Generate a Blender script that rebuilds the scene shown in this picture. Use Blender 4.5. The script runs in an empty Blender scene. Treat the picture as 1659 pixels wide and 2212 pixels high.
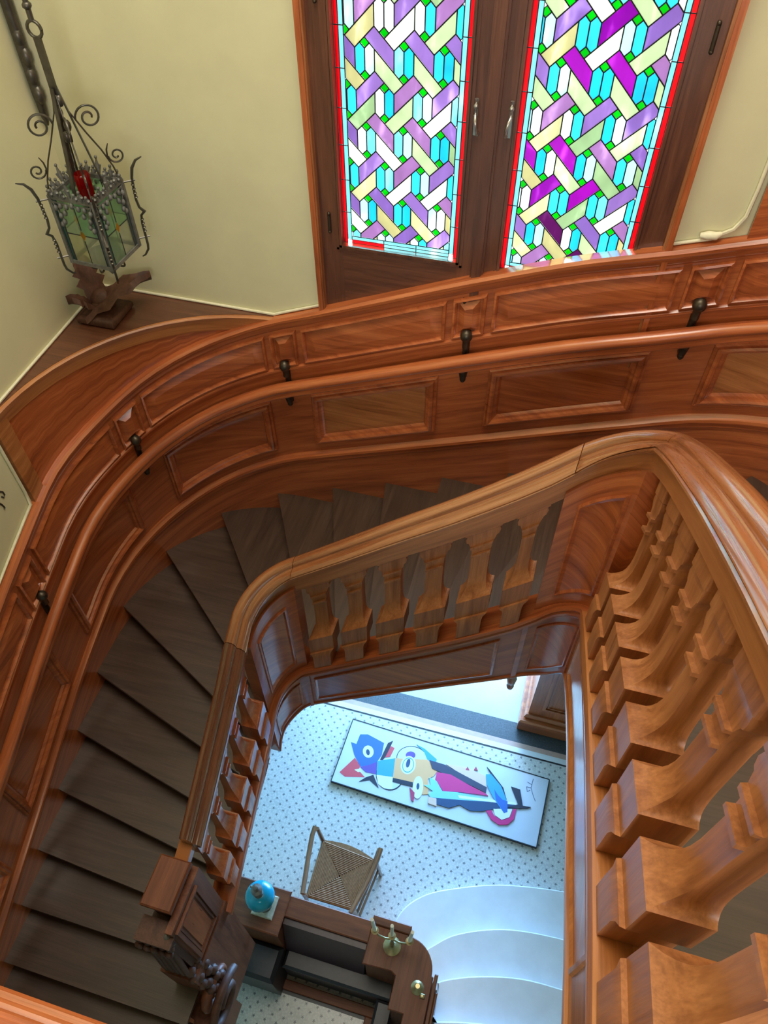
import bpy, math, random
from math import pi, sin, cos, radians
from mathutils import Vector, Matrix
random.seed(7)
SC = bpy.context.scene
C = SC.collection

# ---------------------------------------------------------------- camera (metres; eye at the world origin, landing 1.65 m below)
F_PX, IMG_W, IMG_H = 1660.0, 1659, 2212
cam_d = bpy.data.cameras.new('camera')
cam_d.sensor_fit = 'VERTICAL'
cam_d.sensor_height = 24.0
cam_d.lens = 24.0 * F_PX / IMG_H
cam_d.clip_start = 0.05
cam = bpy.data.objects.new('camera', cam_d)
C.objects.link(cam)
down = Vector((15.5, -1354.0, 1660.0)).normalized()          # straight down, seen in lens axes
up = -down
ex = -Vector((-8500 - 829.5, 929 + 1106.0, 1660.0))
ex = (ex - up * ex.dot(up)).normalized()
ey = up.cross(ex)
if ey.z < 0:
    ey = -ey
RM = Matrix((ex, ey, up))
right, upv, fwd = RM.col[0], RM.col[1], RM.col[2]
cam.matrix_world = Matrix((
    (right[0], upv[0], -fwd[0], 0), (right[1], upv[1], -fwd[1], 0), (right[2], upv[2], -fwd[2], 0), (0, 0, 0, 1)))
SC.camera = cam

# ---------------------------------------------------------------- sky, light, exposure
wd = bpy.data.worlds.new('sky')
SC.world = wd
wd.use_nodes = True
bg = wd.node_tree.nodes['Background']
bg.inputs[0].default_value = (0.86, 0.94, 1.0, 1)
bg.inputs[1].default_value = 1.75

def area(name, loc, rot, sx, sy, power, col):
    d = bpy.data.lights.new(name, 'AREA')
    d.shape = 'RECTANGLE'
    d.size, d.size_y, d.energy, d.color = sx, sy, power, col
    o = bpy.data.objects.new(name, d)
    C.objects.link(o)
    o.location, o.rotation_euler = loc, rot
    return o
area('skylight', (-0.75, 1.95, 2.55), (0, 0, 0), 3.0, 2.1, 195, (1.0, 0.95, 0.84))
sun_d = bpy.data.lights.new('sun', 'SUN')
sun_d.energy, sun_d.angle, sun_d.color = 6.0, radians(24), (1.0, 0.96, 0.90)
sun = bpy.data.objects.new('sun', sun_d)
C.objects.link(sun)
sun.rotation_euler = Vector((0.30, -0.78, -0.62)).to_track_quat('-Z', 'Y').to_euler()
area('entrance_daylight', (0.1, 7.2, -6.15), (radians(-90), 0, 0), 3.4, 2.2, 1500, (0.19, 0.49, 1.0))
area('hall_warm_fill', (-0.4, -1.2, -3.0), (0, 0, 0), 0.6, 0.6, 5, (1.0, 0.82, 0.6))  # unseen warm fill over the hall, reaching bench and newel
area('landing_fill', (0.45, -2.7, -0.15), Vector((-0.8, 5.8, -2.6)).to_track_quat('-Z', 'Y').to_euler(), 1.3, 1.5, 130, (0.95, 0.97, 1.0))  # unseen fill added behind the camera to lift the wall panelling

SC.view_settings.view_transform = 'Standard'
SC.view_settings.look = 'None'
SC.view_settings.gamma = 1
SC.view_settings.exposure = 0.0
SC.view_settings.use_curve_mapping = False
SC.cycles.max_bounces = 8
SC.cycles.transparent_max_bounces = 12
SC.cycles.caustics_reflective = False
SC.cycles.caustics_refractive = False
SC.cycles.sample_clamp_indirect = 4.0

# ---------------------------------------------------------------- materials
def nodes(name):
    m = bpy.data.materials.new(name)
    m.use_nodes = True
    nt = m.node_tree
    return m, nt, nt.nodes['Principled BSDF']

def noise(nt, vec, scale, detail=4, rough=0.6, dist=0.0):
    n = nt.nodes.new('ShaderNodeTexNoise')
    n.inputs['Scale'].default_value = scale
    n.inputs['Detail'].default_value = detail
    n.inputs['Roughness'].default_value = rough
    n.inputs['Distortion'].default_value = dist
    nt.links.new(vec, n.inputs['Vector'])
    return n.outputs['Fac']

def mapped(nt, kind, scale):
    t = nt.nodes.new('ShaderNodeTexCoord')
    m = nt.nodes.new('ShaderNodeMapping')
    m.inputs['Scale'].default_value = scale
    nt.links.new(t.outputs[kind], m.inputs['Vector'])
    return m.outputs['Vector']

def ramp(nt, fac, stops):
    r = nt.nodes.new('ShaderNodeValToRGB')
    r.color_ramp.elements[0].position, r.color_ramp.elements[0].color = stops[0][0], (*stops[0][1], 1)
    r.color_ramp.elements[1].position, r.color_ramp.elements[1].color = stops[-1][0], (*stops[-1][1], 1)
    for p, c in stops[1:-1]:
        e = r.color_ramp.elements.new(p)
        e.color = (*c, 1)
    nt.links.new(fac, r.inputs['Fac'])
    return r.outputs['Color']

def bump(nt, b, h, dist, strength=0.4):
    n = nt.nodes.new('ShaderNodeBump')
    n.inputs['Distance'].default_value = dist
    n.inputs['Strength'].default_value = strength
    nt.links.new(h, n.inputs['Height'])
    nt.links.new(n.outputs['Normal'], b.inputs['Normal'])

def wood(name, kind, axis, dark, mid, light, rough=0.28, spec=0.6, coat=(0.6, 1.6, 0.16)):
    m, nt, b = nodes(name)
    if coat:
        b.inputs['Coat Weight'].default_value, b.inputs['Coat IOR'].default_value, b.inputs['Coat Roughness'].default_value = coat
    s = [9.0, 9.0, 9.0]
    s[axis] = 0.7
    v = mapped(nt, kind, s)
    f = noise(nt, v, 2.2, 6, 0.62, 0.7)
    c1 = ramp(nt, f, [(0.28, dark), (0.5, mid), (0.75, light)])
    s2 = [70.0, 70.0, 70.0]
    s2[axis] = 2.2
    g = noise(nt, mapped(nt, kind, s2), 2.0, 3, 0.6)
    mx = nt.nodes.new('ShaderNodeMix')
    mx.data_type = 'RGBA'
    mx.blend_type = 'MULTIPLY'
    mx.inputs['Factor'].default_value = 0.55
    nt.links.new(c1, mx.inputs['A'])
    nt.links.new(ramp(nt, g, [(0.3, (0.55, 0.5, 0.48)), (0.62, (1, 1, 1))]), mx.inputs['B'])
    nt.links.new(mx.outputs['Result'], b.inputs['Base Color'])
    rr = nt.nodes.new('ShaderNodeMapRange')
    rr.inputs['To Min'].default_value = rough - 0.06
    rr.inputs['To Max'].default_value = rough + 0.12
    nt.links.new(g, rr.inputs['Value'])
    nt.links.new(rr.outputs['Result'], b.inputs['Roughness'])
    b.inputs['Specular IOR Level'].default_value = spec
    if not (coat and coat[0] == 1.0):
        bump(nt, b, g, 0.002, 0.25)
    return m

MAH = ((0.24, 0.055, 0.016), (0.44, 0.112, 0.032), (0.60, 0.19, 0.058))
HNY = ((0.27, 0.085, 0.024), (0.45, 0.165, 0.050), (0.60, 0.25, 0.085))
WOOD = wood('mahogany_swept', 'UV', 0, *MAH)
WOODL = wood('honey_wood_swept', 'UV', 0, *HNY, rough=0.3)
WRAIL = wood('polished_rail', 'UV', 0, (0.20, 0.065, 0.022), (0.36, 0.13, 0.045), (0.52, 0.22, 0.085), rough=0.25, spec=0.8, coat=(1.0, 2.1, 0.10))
WX = wood('mahogany_x', 'Object', 0, *MAH)
WY = wood('mahogany_y', 'Object', 1, *MAH)
WZ = wood('mahogany_z', 'Object', 2, *MAH)
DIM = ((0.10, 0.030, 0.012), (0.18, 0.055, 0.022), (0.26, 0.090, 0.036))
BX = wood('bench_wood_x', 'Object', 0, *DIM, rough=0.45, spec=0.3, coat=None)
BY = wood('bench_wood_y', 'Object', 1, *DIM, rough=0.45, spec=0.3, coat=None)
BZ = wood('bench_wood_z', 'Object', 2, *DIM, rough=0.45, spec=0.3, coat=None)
WBAL = wood('baluster_wood', 'Object', 2, (0.24, 0.080, 0.026), (0.40, 0.150, 0.052), (0.54, 0.23, 0.09), rough=0.36, spec=0.5, coat=None)
WDK = wood('dark_window_wood', 'Object', 2, (0.07, 0.022, 0.010), (0.125, 0.042, 0.020), (0.18, 0.065, 0.03), rough=0.36)
WDKX = wood('dark_window_wood_x', 'Object', 0, (0.07, 0.022, 0.010), (0.125, 0.042, 0.020), (0.18, 0.065, 0.03), rough=0.36)
WTR = wood('tread_wood', 'Object', 0, (0.040, 0.020, 0.012), (0.063, 0.034, 0.021), (0.092, 0.053, 0.035), rough=0.33, spec=0.5, coat=(0.35, 1.55, 0.3))
WTRY = wood('tread_wood_y', 'Object', 1, (0.040, 0.020, 0.012), (0.063, 0.034, 0.021), (0.092, 0.053, 0.035), rough=0.33, spec=0.5, coat=(0.35, 1.55, 0.3))
WCARV = wood('carved_dark_wood', 'Object', 2, (0.05, 0.022, 0.013), (0.095, 0.042, 0.026), (0.14, 0.065, 0.042), rough=0.5, spec=0.3, coat=None)
WSTOOL = wood('stool_wood', 'Object', 1, (0.16, 0.07, 0.03), (0.26, 0.12, 0.05), (0.36, 0.18, 0.08), rough=0.45)

def plain(name, col, rough=0.5, metal=0.0, var=0.0, scale=8, bmp=0.0):
    m, nt, b = nodes(name)
    b.inputs['Roughness'].default_value = rough
    b.inputs['Metallic'].default_value = metal
    f = noise(nt, mapped(nt, 'Object', (1, 1, 1)), scale, 5)
    lo = tuple(c * (1 - var) for c in col)
    hi = tuple(min(1, c * (1 + var)) for c in col)
    nt.links.new(ramp(nt, f, [(0.3, lo), (0.7, hi)]), b.inputs['Base Color'])
    if bmp:
        bump(nt, b, f, bmp, 0.3)
    return m
PLASTER = plain('cream_plaster', (0.62, 0.585, 0.365), 0.8, 0, 0.05, 3, 0.001)
CORDM = plain('cream_cord', (0.72, 0.68, 0.48), 0.6, 0, 0.08, 30)
IRON = plain('wrought_iron', (0.10, 0.09, 0.075), 0.38, 0.75, 0.3, 20, 0.001)
SILV = plain('leaf_metal', (0.15, 0.15, 0.135), 0.62, 0.35, 0.35, 30, 0.001)
BRONZE = plain('dark_bronze', (0.075, 0.06, 0.042), 0.42, 0.8, 0.3, 20)
STEEL = plain('window_steel', (0.52, 0.52, 0.49), 0.28, 0.9, 0.12, 15)
BRASS = plain('old_brass', (0.44, 0.38, 0.20), 0.35, 0.7, 0.2, 30)
WAX = plain('candle_wax', (0.80, 0.78, 0.62), 0.5, 0, 0.04, 10)
MARBLE = plain('white_marble', (0.74, 0.75, 0.76), 0.28, 0, 0.06, 5)
CREAMST = plain('cream_stone', (0.70, 0.68, 0.60), 0.5, 0, 0.06, 4)
SLAB = plain('pale_slab', (0.40, 0.40, 0.36), 0.5, 0, 0.06, 4)
PINKST = plain('pink_stone', (0.50, 0.32, 0.26), 0.35, 0, 0.08, 12)
DARKST = plain('dark_line_stone', (0.035, 0.035, 0.045), 0.3, 0, 0.2, 40)
MATST = plain('dark_ribbed_mat', (0.06, 0.07, 0.08), 0.32, 0, 0.4, 70)
LEATHER = plain('dark_leather', (0.020, 0.019, 0.024), 0.42, 0, 0.2, 25, 0.001)
LEATHP = plain('plum_leather', (0.045, 0.022, 0.03), 0.4, 0, 0.2, 25, 0.001)
RUSH = plain('woven_rush', (0.30, 0.155, 0.07), 0.7, 0, 0.3, 60, 0.002)
EXTG = plain('pale_paving', (0.78, 0.78, 0.76), 0.8, 0, 0.1, 0.8)
SHADEW = plain('shaded_brick', (0.45, 0.40, 0.34), 0.8, 0, 0.1, 3)
CREAMB = plain('lamp_base_stone', (0.50, 0.47, 0.34), 0.5, 0, 0.25, 40)
LEAD = plain('lead_came', (0.035, 0.035, 0.04), 0.5, 0.3, 0.2, 30)
CANVAS = plain('painted_canvas', (0.58, 0.60, 0.66), 0.6, 0, 0.05, 2)

def mosaic():
    m, nt, b = nodes('hall_mosaic')
    b.inputs['Roughness'].default_value = 0.3
    tc = nt.nodes.new('ShaderNodeTexCoord')
    sx = nt.nodes.new('ShaderNodeSeparateXYZ')
    nt.links.new(tc.outputs['Object'], sx.inputs[0])
    def mth(op, a, bb=None):
        n = nt.nodes.new('ShaderNodeMath')
        n.operation = op
        for i, v in enumerate((a, bb)):
            if v is None:
                continue
            if isinstance(v, (int, float)):
                n.inputs[i].default_value = v
            else:
                nt.links.new(v, n.inputs[i])
        return n.outputs[0]
    P = 0.098
    def dots(ox, oy):
        fx = mth('SUBTRACT', mth('FRACT', mth('ADD', mth('DIVIDE', sx.outputs[0], P), ox)), 0.5)
        fy = mth('SUBTRACT', mth('FRACT', mth('ADD', mth('DIVIDE', sx.outputs[1], P), oy)), 0.5)
        r = mth('SQRT', mth('ADD', mth('MULTIPLY', fx, fx), mth('MULTIPLY', fy, fy)))
        a = mth('ARCTAN2', fy, fx)
        w = mth('ADD', 0.095, mth('MULTIPLY', 0.045, mth('COSINE', mth('MULTIPLY', a, 5.0))))
        return mth('LESS_THAN', r, w)
    d = mth('MAXIMUM', dots(0.0, 0.0), dots(0.5, 0.5))
    vn = nt.nodes.new('ShaderNodeTexVoronoi')
    vn.inputs['Scale'].default_value = 70
    nt.links.new(tc.outputs['Object'], vn.inputs['Vector'])
    base = ramp(nt, vn.outputs['Distance'], [(0.2, (0.66, 0.64, 0.60)), (0.9, (0.50, 0.49, 0.46))])
    mx = nt.nodes.new('ShaderNodeMix')
    mx.data_type = 'RGBA'
    nt.links.new(mth('MULTIPLY', d, 0.82), mx.inputs['Factor'])
    nt.links.new(base, mx.inputs['A'])
    mx.inputs['B'].default_value = (0.05, 0.055, 0.07, 1)
    nt.links.new(mx.outputs['Result'], b.inputs['Base Color'])
    return m
MOSAIC = mosaic()

_G = {}
def glass(col, diff=0.35, key=None):
    k = (tuple(round(c, 3) for c in col), diff)
    if k in _G:
        return _G[k]
    m = bpy.data.materials.new('stained_glass')
    m.use_nodes = True
    nt = m.node_tree
    nt.nodes.clear()
    out = nt.nodes.new('ShaderNodeOutputMaterial')
    tr = nt.nodes.new('ShaderNodeBsdfTransparent')
    tl = nt.nodes.new('ShaderNodeBsdfTranslucent')
    gl = nt.nodes.new('ShaderNodeBsdfGlossy')
    gl.inputs['Roughness'].default_value = 0.12
    f = noise(nt, mapped(nt, 'Object', (6, 6, 2.5)), 1.6, 3, 0.6, 0.6)
    hi = tuple(min(1.0, c * 1.1 + 0.22) for c in col) if max(col) - min(col) < 0.6 else tuple(min(1.0, c * 1.15) for c in col)
    lo = tuple(c * 0.86 for c in col)
    colr = ramp(nt, f, [(0.30, lo), (0.55, col), (0.72, hi)])
    nt.links.new(colr, tr.inputs['Color'])
    nt.links.new(colr, tl.inputs['Color'])
    a = nt.nodes.new('ShaderNodeMixShader')
    a.inputs[0].default_value = diff
    nt.links.new(tr.outputs[0], a.inputs[1])
    nt.links.new(tl.outputs[0], a.inputs[2])
    bmix = nt.nodes.new('ShaderNodeMixShader')
    bmix.inputs[0].default_value = 0.04
    nt.links.new(a.outputs[0], bmix.inputs[1])
    nt.links.new(gl.outputs[0], bmix.inputs[2])
    nt.links.new(bmix.outputs[0], out.inputs[0])
    _G[k] = m
    return m

def flat(name, col, rough=0.55):
    m, nt, b = nodes(name)
    b.inputs['Base Color'].default_value = (*col, 1)
    b.inputs['Roughness'].default_value = rough
    return m

# ---------------------------------------------------------------- mesh helpers
ROOT = {}
def props(o, label=None, cat=None, group=None, kind=None):
    if label: o['label'] = label
    if cat: o['category'] = cat
    if group: o['group'] = group
    if kind: o['kind'] = kind
    return o

def thing(name, loc, label=None, cat=None, group=None, kind=None):
    o = bpy.data.objects.new(name, None)
    C.objects.link(o)
    o.empty_display_size = 0.1
    o.location = loc
    ROOT[o.name] = Vector(loc)
    return props(o, label, cat, group, kind)

def base_of(o):
    while o.parent:
        o = o.parent
    return ROOT.get(o.name, Vector((0, 0, 0)))

class MB:
    def __init__(s):
        s.v, s.f, s.uv = [], [], {}
    def add(s, vs, fs, uvs=None):
        o = len(s.v)
        s.v += [tuple(p) for p in vs]
        for f in fs:
            s.f.append(tuple(i + o for i in f))
        if uvs:
            for i, q in enumerate(uvs):
                s.uv[o + i] = q
        return s
    def box(s, x0, x1, y0, y1, z0, z1, ch=0.0):
        if ch <= 0:
            vs = [(x, y, z) for z in (z0, z1) for y in (y0, y1) for x in (x0, x1)]
            return s.add(vs, [(0, 2, 3, 1), (4, 5, 7, 6), (0, 1, 5, 4), (2, 6, 7, 3), (0, 4, 6, 2), (1, 3, 7, 5)])
        c = ch
        r = [[(x0 + a, y0 + a, z), (x1 - a, y0 + a, z), (x1 - a, y1 - a, z), (x0 + a, y1 - a, z)]
             for a, z in ((c, z0), (0, z0 + c), (0, z1 - c), (c, z1))]
        return s.rings(r)
    def rings(s, rings, caps=True, closed=True):
        n = len(rings[0])
        vs = [p for r in rings for p in r]
        fs = []
        for i in range(len(rings) - 1):
            for j in range(n if closed else n - 1):
                k = (j + 1) % n
                fs.append((i * n + j, i * n + k, (i + 1) * n + k, (i + 1) * n + j))
        if caps:
            fs.append(tuple(range(n - 1, -1, -1)))
            fs.append(tuple(range((len(rings) - 1) * n, len(rings) * n)))
        return s.add(vs, fs)
    def prism(s, poly, z0, z1, ch=0.0):
        """poly: list of (x, y), any orientation"""
        a = sum(poly[i][0] * poly[(i + 1) % len(poly)][1] - poly[(i + 1) % len(poly)][0] * poly[i][1] for i in range(len(poly)))
        if a < 0:
            poly = poly[::-1]
        if ch <= 0:
            return s.rings([[(x, y, z0) for x, y in poly], [(x, y, z1) for x, y in poly]])
        ins = inset(poly, ch)
        return s.rings([[(x, y, z0) for x, y in poly], [(x, y, z1 - ch) for x, y in poly], [(x, y, z1) for x, y in ins]])
    def tube(s, pts, r, n=8, caps=True):
        pts = [Vector(p) for p in pts]
        rs = r if isinstance(r, (list, tuple)) else [r] * len(pts)
        rings = []
        ref = None
        for i, p in enumerate(pts):
            t = (pts[min(i + 1, len(pts) - 1)] - pts[max(i - 1, 0)])
            if t.length < 1e-9:
                t = Vector((0, 0, 1))
            t.normalize()
            if ref is None:
                ref = Vector((0, 0, 1)) if abs(t.z) < 0.9 else Vector((1, 0, 0))
            a = (ref - t * ref.dot(t))
            if a.length < 1e-6:
                a = t.orthogonal()
            a.normalize()
            ref = a
            b = t.cross(a)
            rings.append([p + (a * cos(2 * pi * k / n) + b * sin(2 * pi * k / n)) * rs[i] for k in range(n)])
        return s.rings(rings, caps)
    def lathe(s, prof, c, n=16):
        """prof: (r, z) going up, about a vertical axis at c"""
        return s.rings([[(c[0] + r * cos(2 * pi * k / n), c[1] + r * sin(2 * pi * k / n), c[2] + z) for k in range(n)] for r, z in prof])
    def ball(s, c, r, n=10, m=6, sc=(1, 1, 1)):
        rings = []
        for i in range(m + 1):
            a = -pi / 2 + pi * i / m
            rr = max(cos(a), 0.02) * r
            rings.append([(c[0] + rr * cos(2 * pi * k / n) * sc[0], c[1] + rr * sin(2 * pi * k / n) * sc[1], c[2] + r * sin(a) * sc[2]) for k in range(n)])
        return s.rings(rings)
    def bar(s, a, b, w, d, ref=(0, 0, 1)):
        """rectangular bar from a to b"""
        a, b = Vector(a), Vector(b)
        t = (b - a).normalized()
        r = Vector(ref)
        u = (r - t * r.dot(t))
        if u.length < 1e-5:
            u = t.orthogonal()
        u.normalize()
        v = t.cross(u)
        q = [u * w / 2 + v * d / 2, -u * w / 2 + v * d / 2, -u * w / 2 - v * d / 2, u * w / 2 - v * d / 2]
        return s.rings([[a + k for k in q], [b + k for k in q]])
    def obj(s, name, mat, parent=None, smooth=None, loc=None, **kw):
        me = bpy.data.meshes.new(name)
        if parent is not None:
            b0 = base_of(parent)
        else:
            b0 = Vector(loc) if loc is not None else Vector((
                sum(p[0] for p in s.v) / len(s.v), sum(p[1] for p in s.v) / len(s.v), min(p[2] for p in s.v)))
        me.from_pydata([(p[0] - b0.x, p[1] - b0.y, p[2] - b0.z) for p in s.v], [], s.f)
        if s.uv:
            ul = me.uv_layers.new(name='UVMap')
            for lp in me.loops:
                ul.data[lp.index].uv = s.uv.get(lp.vertex_index, (0, 0))
        me.materials.append(mat)
        me.validate()
        me.update()
        if smooth is not None:
            for p in me.polygons:
                p.use_smooth = True
            me.set_sharp_from_angle(angle=radians(smooth))
        o = bpy.data.objects.new(name, me)
        C.objects.link(o)
        if parent is not None:
            o.parent = parent
        else:
            o.location = b0
            ROOT[o.name] = b0
        return props(o, **kw)

def inset(poly, d):
    """inset a CCW polygon by d"""
    n = len(poly)
    out = []
    for i in range(n):
        p0, p1, p2 = Vector(poly[i - 1]), Vector(poly[i]), Vector(poly[(i + 1) % n])
        e1, e2 = (p1 - p0), (p2 - p1)
        if e1.length < 1e-9 or e2.length < 1e-9:
            out.append(tuple(p1))
            continue
        e1.normalize()
        e2.normalize()
        n1, n2 = Vector((-e1.y, e1.x)), Vector((-e2.y, e2.x))
        k = n1 + n2
        den = 1 + n1.dot(n2)
        out.append(tuple(p1 + k * (d / max(den, 0.25))))
    return out

class Path:
    """plan line up the left side, round a corner, along the window side, round a corner and back down the right side"""
    def __init__(s, xl, xr, yf, R, y0, y1):
        s.xl, s.xr, s.yf, s.R, s.y0 = xl, xr, yf, R, y0
        a = pi / 2 * R
        s.L = [yf - R - y0, a, (xr - R) - (xl + R), a, yf - R - y1]
        s.B = [0]
        for l in s.L:
            s.B.append(s.B[-1] + l)
    def at(s, u, off=0.0):
        B, R = s.B, s.R
        if u < B[1]:
            x, y, nx, ny = s.xl, s.y0 + u, -1, 0
        elif u < B[2]:
            t = (u - B[1]) / R
            nx, ny = -cos(t), sin(t)
            x, y = s.xl + R + R * nx, s.yf - R + R * ny
        elif u < B[3]:
            x, y, nx, ny = s.xl + R + (u - B[2]), s.yf, 0, 1
        elif u < B[4]:
            t = (u - B[3]) / R
            nx, ny = sin(t), cos(t)
            x, y = s.xr - R + R * nx, s.yf - R + R * ny
        else:
            x, y, nx, ny = s.xr, s.yf - R - (u - B[4]), 1, 0
        return (x + nx * off, y + ny * off)
    def steps(s, u0, u1):
        """sample values of u: dense in the corners"""
        us = [u0]
        u = u0
        while u < u1 - 1e-6:
            curved = s.B[1] - 0.01 < u < s.B[2] or s.B[3] - 0.01 < u < s.B[4]
            u = min(u + (s.R * 0.1 if curved else 0.11), u1)
            if u1 - u < 0.01:
                u = u1
            us.append(u)
        return us
IN = Path(-1.31, 0.38, 1.99, 0.26, -1.2, -0.6)
OUT = Path(-2.6, 1.67, 3.2, 1.12, -1.5, -0.6)

def curve(knots):
    """monotone cubic through knots, linear beyond"""
    xs, ys = [k[0] for k in knots], [k[1] for k in knots]
    n = len(xs)
    d = [(ys[i + 1] - ys[i]) / (xs[i + 1] - xs[i]) for i in range(n - 1)]
    m = [d[0]] + [0.5 * (d[i - 1] + d[i]) for i in range(1, n - 1)] + [d[-1]]
    def f(x):
        if x <= xs[0]:
            return ys[0] + m[0] * (x - xs[0])
        if x >= xs[-1]:
            return ys[-1] + m[-1] * (x - xs[-1])
        i = max(j for j in range(n - 1) if xs[j] <= x)
        h = xs[i + 1] - xs[i]
        t = (x - xs[i]) / h
        return ((2 * t**3 - 3 * t**2 + 1) * ys[i] + (t**3 - 2 * t**2 + t) * h * m[i]
                + (-2 * t**3 + 3 * t**2) * ys[i + 1] + (t**3 - t**2) * h * m[i + 1])
    return f

# heights along the inner line: top of the hand rail, underside of the string
RAIL = curve([(1.2, -4.68), (1.7, -4.35), (2.07, -4.108), (2.28, -3.968), (2.49, -3.827), (2.70, -3.683), (2.9, -3.52), (3.1, -3.315),
              (3.3, -3.138), (3.58, -2.887), (3.857, -2.635), (4.117, -2.404), (4.327, -2.203), (4.48, -2.042), (4.65, -1.842),
              (4.79, -1.70), (4.9, -1.60), (5.133, -1.415), (5.351, -1.258), (5.562, -1.111), (6.0, -0.83), (6.3, -0.66), (6.9, -0.40)])
BOT = curve([(1.2, -6.05), (1.93, -5.58), (2.25, -5.376), (2.55, -5.2), (2.9, -5.02), (3.0, -4.86), (3.18, -4.70), (3.285, -4.60), (3.732, -4.211),
             (4.136, -3.873), (4.496, -3.575), (4.668, -3.42), (4.9, -3.10), (5.42, -2.627), (5.654, -2.463), (6.0, -2.24), (6.3, -2.04), (6.9, -1.8)])
# heights along the wall: cap of the panelling, base moulding
DADO = curve([(0.3, -4.74), (1.5, -4.14), (2.44, -3.70), (3.16, -3.37), (3.734, -3.14), (4.122, -3.023), (4.448, -2.895), (4.74, -2.785),
              (5.016, -2.685), (5.295, -2.577), (5.543, -2.479), (5.975, -2.3), (6.397, -2.125), (6.85, -1.955), (7.244, -1.838),
              (7.543, -1.735), (8.2, -1.44), (9.0, -1.05), (10.0, -0.5), (11.0, 0.0)])
BASE = curve([(0.3, -5.98), (1.5, -5.38), (2.44, -4.91), (3.132, -4.55), (3.649, -4.34), (4.063, -4.175), (4.467, -4.02), (4.825, -3.87),
              (5.336, -3.651), (6.383, -3.221), (7.0, -2.964), (7.38, -2.81), (8.2, -2.46), (9.0, -2.08), (10.0, -1.54), (11.0, -1.04)])
def frac(t):
    return lambda u: DADO(u) + (BASE(u) - DADO(u)) * t
FR_T, FR_B, HAND, PN_T, PN_B = frac(0.085), frac(0.30), frac(0.40), frac(0.52), frac(0.90)

def sweep(mb, path, u0, u1, prof, zA, zB=None, us=None):
    """prof: (off, a, dz): a = 0 follows zA, 1 follows zB; closed section"""
    us = us or path.steps(u0, u1)
    n = len(prof)
    vs, uvs, fs = [], [], []
    per = [0]
    for i in range(n):
        o0, a0, d0 = prof[i]
        o1, a1, d1 = prof[(i + 1) % n]
        per.append(per[-1] + math.hypot(o1 - o0, (d1 - d0) + (a1 - a0) * ((zB(u0) - zA(u0)) if zB else 0)))
    for u in us:
        za = zA(u)
        zb = zB(u) if zB else za
        for i in range(n + 1):
            o, a, d = prof[i % n]
            x, y = path.at(u, o)
            vs.append((x, y, za + (zb - za) * a + d))
            uvs.append((u, per[i]))
    m = n + 1
    for k in range(len(us) - 1):
        for i in range(n):
            fs.append((k * m + i, k * m + i + 1, (k + 1) * m + i + 1, (k + 1) * m + i))
    e = (len(us) - 1) * m
    fs.append(tuple(range(n - 1, -1, -1)))
    fs.append(tuple(range(e, e + n)))
    return mb.add(vs, fs, uvs)

def strip(path, u0, u1, prof, zA, zB=None):
    return sweep(MB(), path, u0, u1, prof, zA, zB)

def rect(o0, o1, d0, d1):
    return [(o0, 0, d0), (o0, 0, d1), (o1, 0, d1), (o1, 0, d0)]

def panel(path, u0, u1, zlo, zhi, rings, fill=True, n=None):
    """a framed field on a swept surface: rings = [(inset, off), ...] from outside in"""
    n = n or max(2, int((u1 - u0) / 0.07) + 1)
    vs, uvs, fs = [], [], []
    m = 2 * (n + 1)
    for ins, off in rings:
        a, b = u0 + ins, u1 - ins
        row = []
        for i in range(n + 1):
            u = a + (b - a) * i / n
            row.append((u, zlo(u) + ins))
        for i in range(n, -1, -1):
            u = a + (b - a) * i / n
            row.append((u, zhi(u) - ins))
        for u, z in row:
            x, y = path.at(u, off)
            vs.append((x, y, z))
            uvs.append((u, z))
    for r in range(len(rings) - 1):
        for j in range(m):
            k = (j + 1) % m
            fs.append((r * m + j, r * m + k, (r + 1) * m + k, (r + 1) * m + j))
    if fill:
        o = (len(rings) - 1) * m
        for i in range(n):
            fs.append((o + i, o + i + 1, o + m - 2 - i, o + m - 1 - i))
    return MB().add(vs, fs, uvs)
# ================================================================ SETTING: walls, floors
XL, XR, YW, ZF = -2.6, 1.67, 3.2, -7.5
def wall_with_holes(mb, x0, x1, y0, y1, z0, z1, holes):
    xs = sorted({x0, x1, *[h[0] for h in holes], *[h[1] for h in holes]})
    zs = sorted({z0, z1, *[h[2] for h in holes], *[h[3] for h in holes]})
    for i in range(len(xs) - 1):
        for j in range(len(zs) - 1):
            cx, cz = (xs[i] + xs[i + 1]) / 2, (zs[j] + zs[j + 1]) / 2
            if any(h[0] < cx < h[1] and h[2] < cz < h[3] for h in holes):
                continue
            mb.box(xs[i], xs[i + 1], y0, y1, zs[j], zs[j + 1])
    return mb
W_TOP = -0.30
wall_with_holes(MB(), XL - 0.3, XR + 0.3, YW, YW + 0.3, ZF, 2.6,
                [(-1.262, 0.372, -2.50, W_TOP), (-1.85, 1.35, ZF, -5.0)]).obj('wall_window_side', PLASTER, kind='structure')
MB().box(XL - 0.3, XL, -3.3, YW + 0.3, ZF, 2.6).obj('wall_left', PLASTER, kind='structure')
MB().box(XR, XR + 0.3, -3.3, YW + 0.3, ZF, 2.6).obj('wall_right', PLASTER, kind='structure')
MB().box(XL, XR, -3.3, -3.0, ZF, 2.6).obj('wall_back', PLASTER, kind='structure')
wall_c = MB()
wall_c.box(XL - 0.3, XR + 0.3, -3.3, YW + 0.3, 2.62, 2.8)
wall_c.obj('ceiling', PLASTER, kind='structure')
MB().box(XL, XR, -3.0, 3.215, ZF - 0.2, ZF).obj('floor', MOSAIC, kind='structure')
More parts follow.
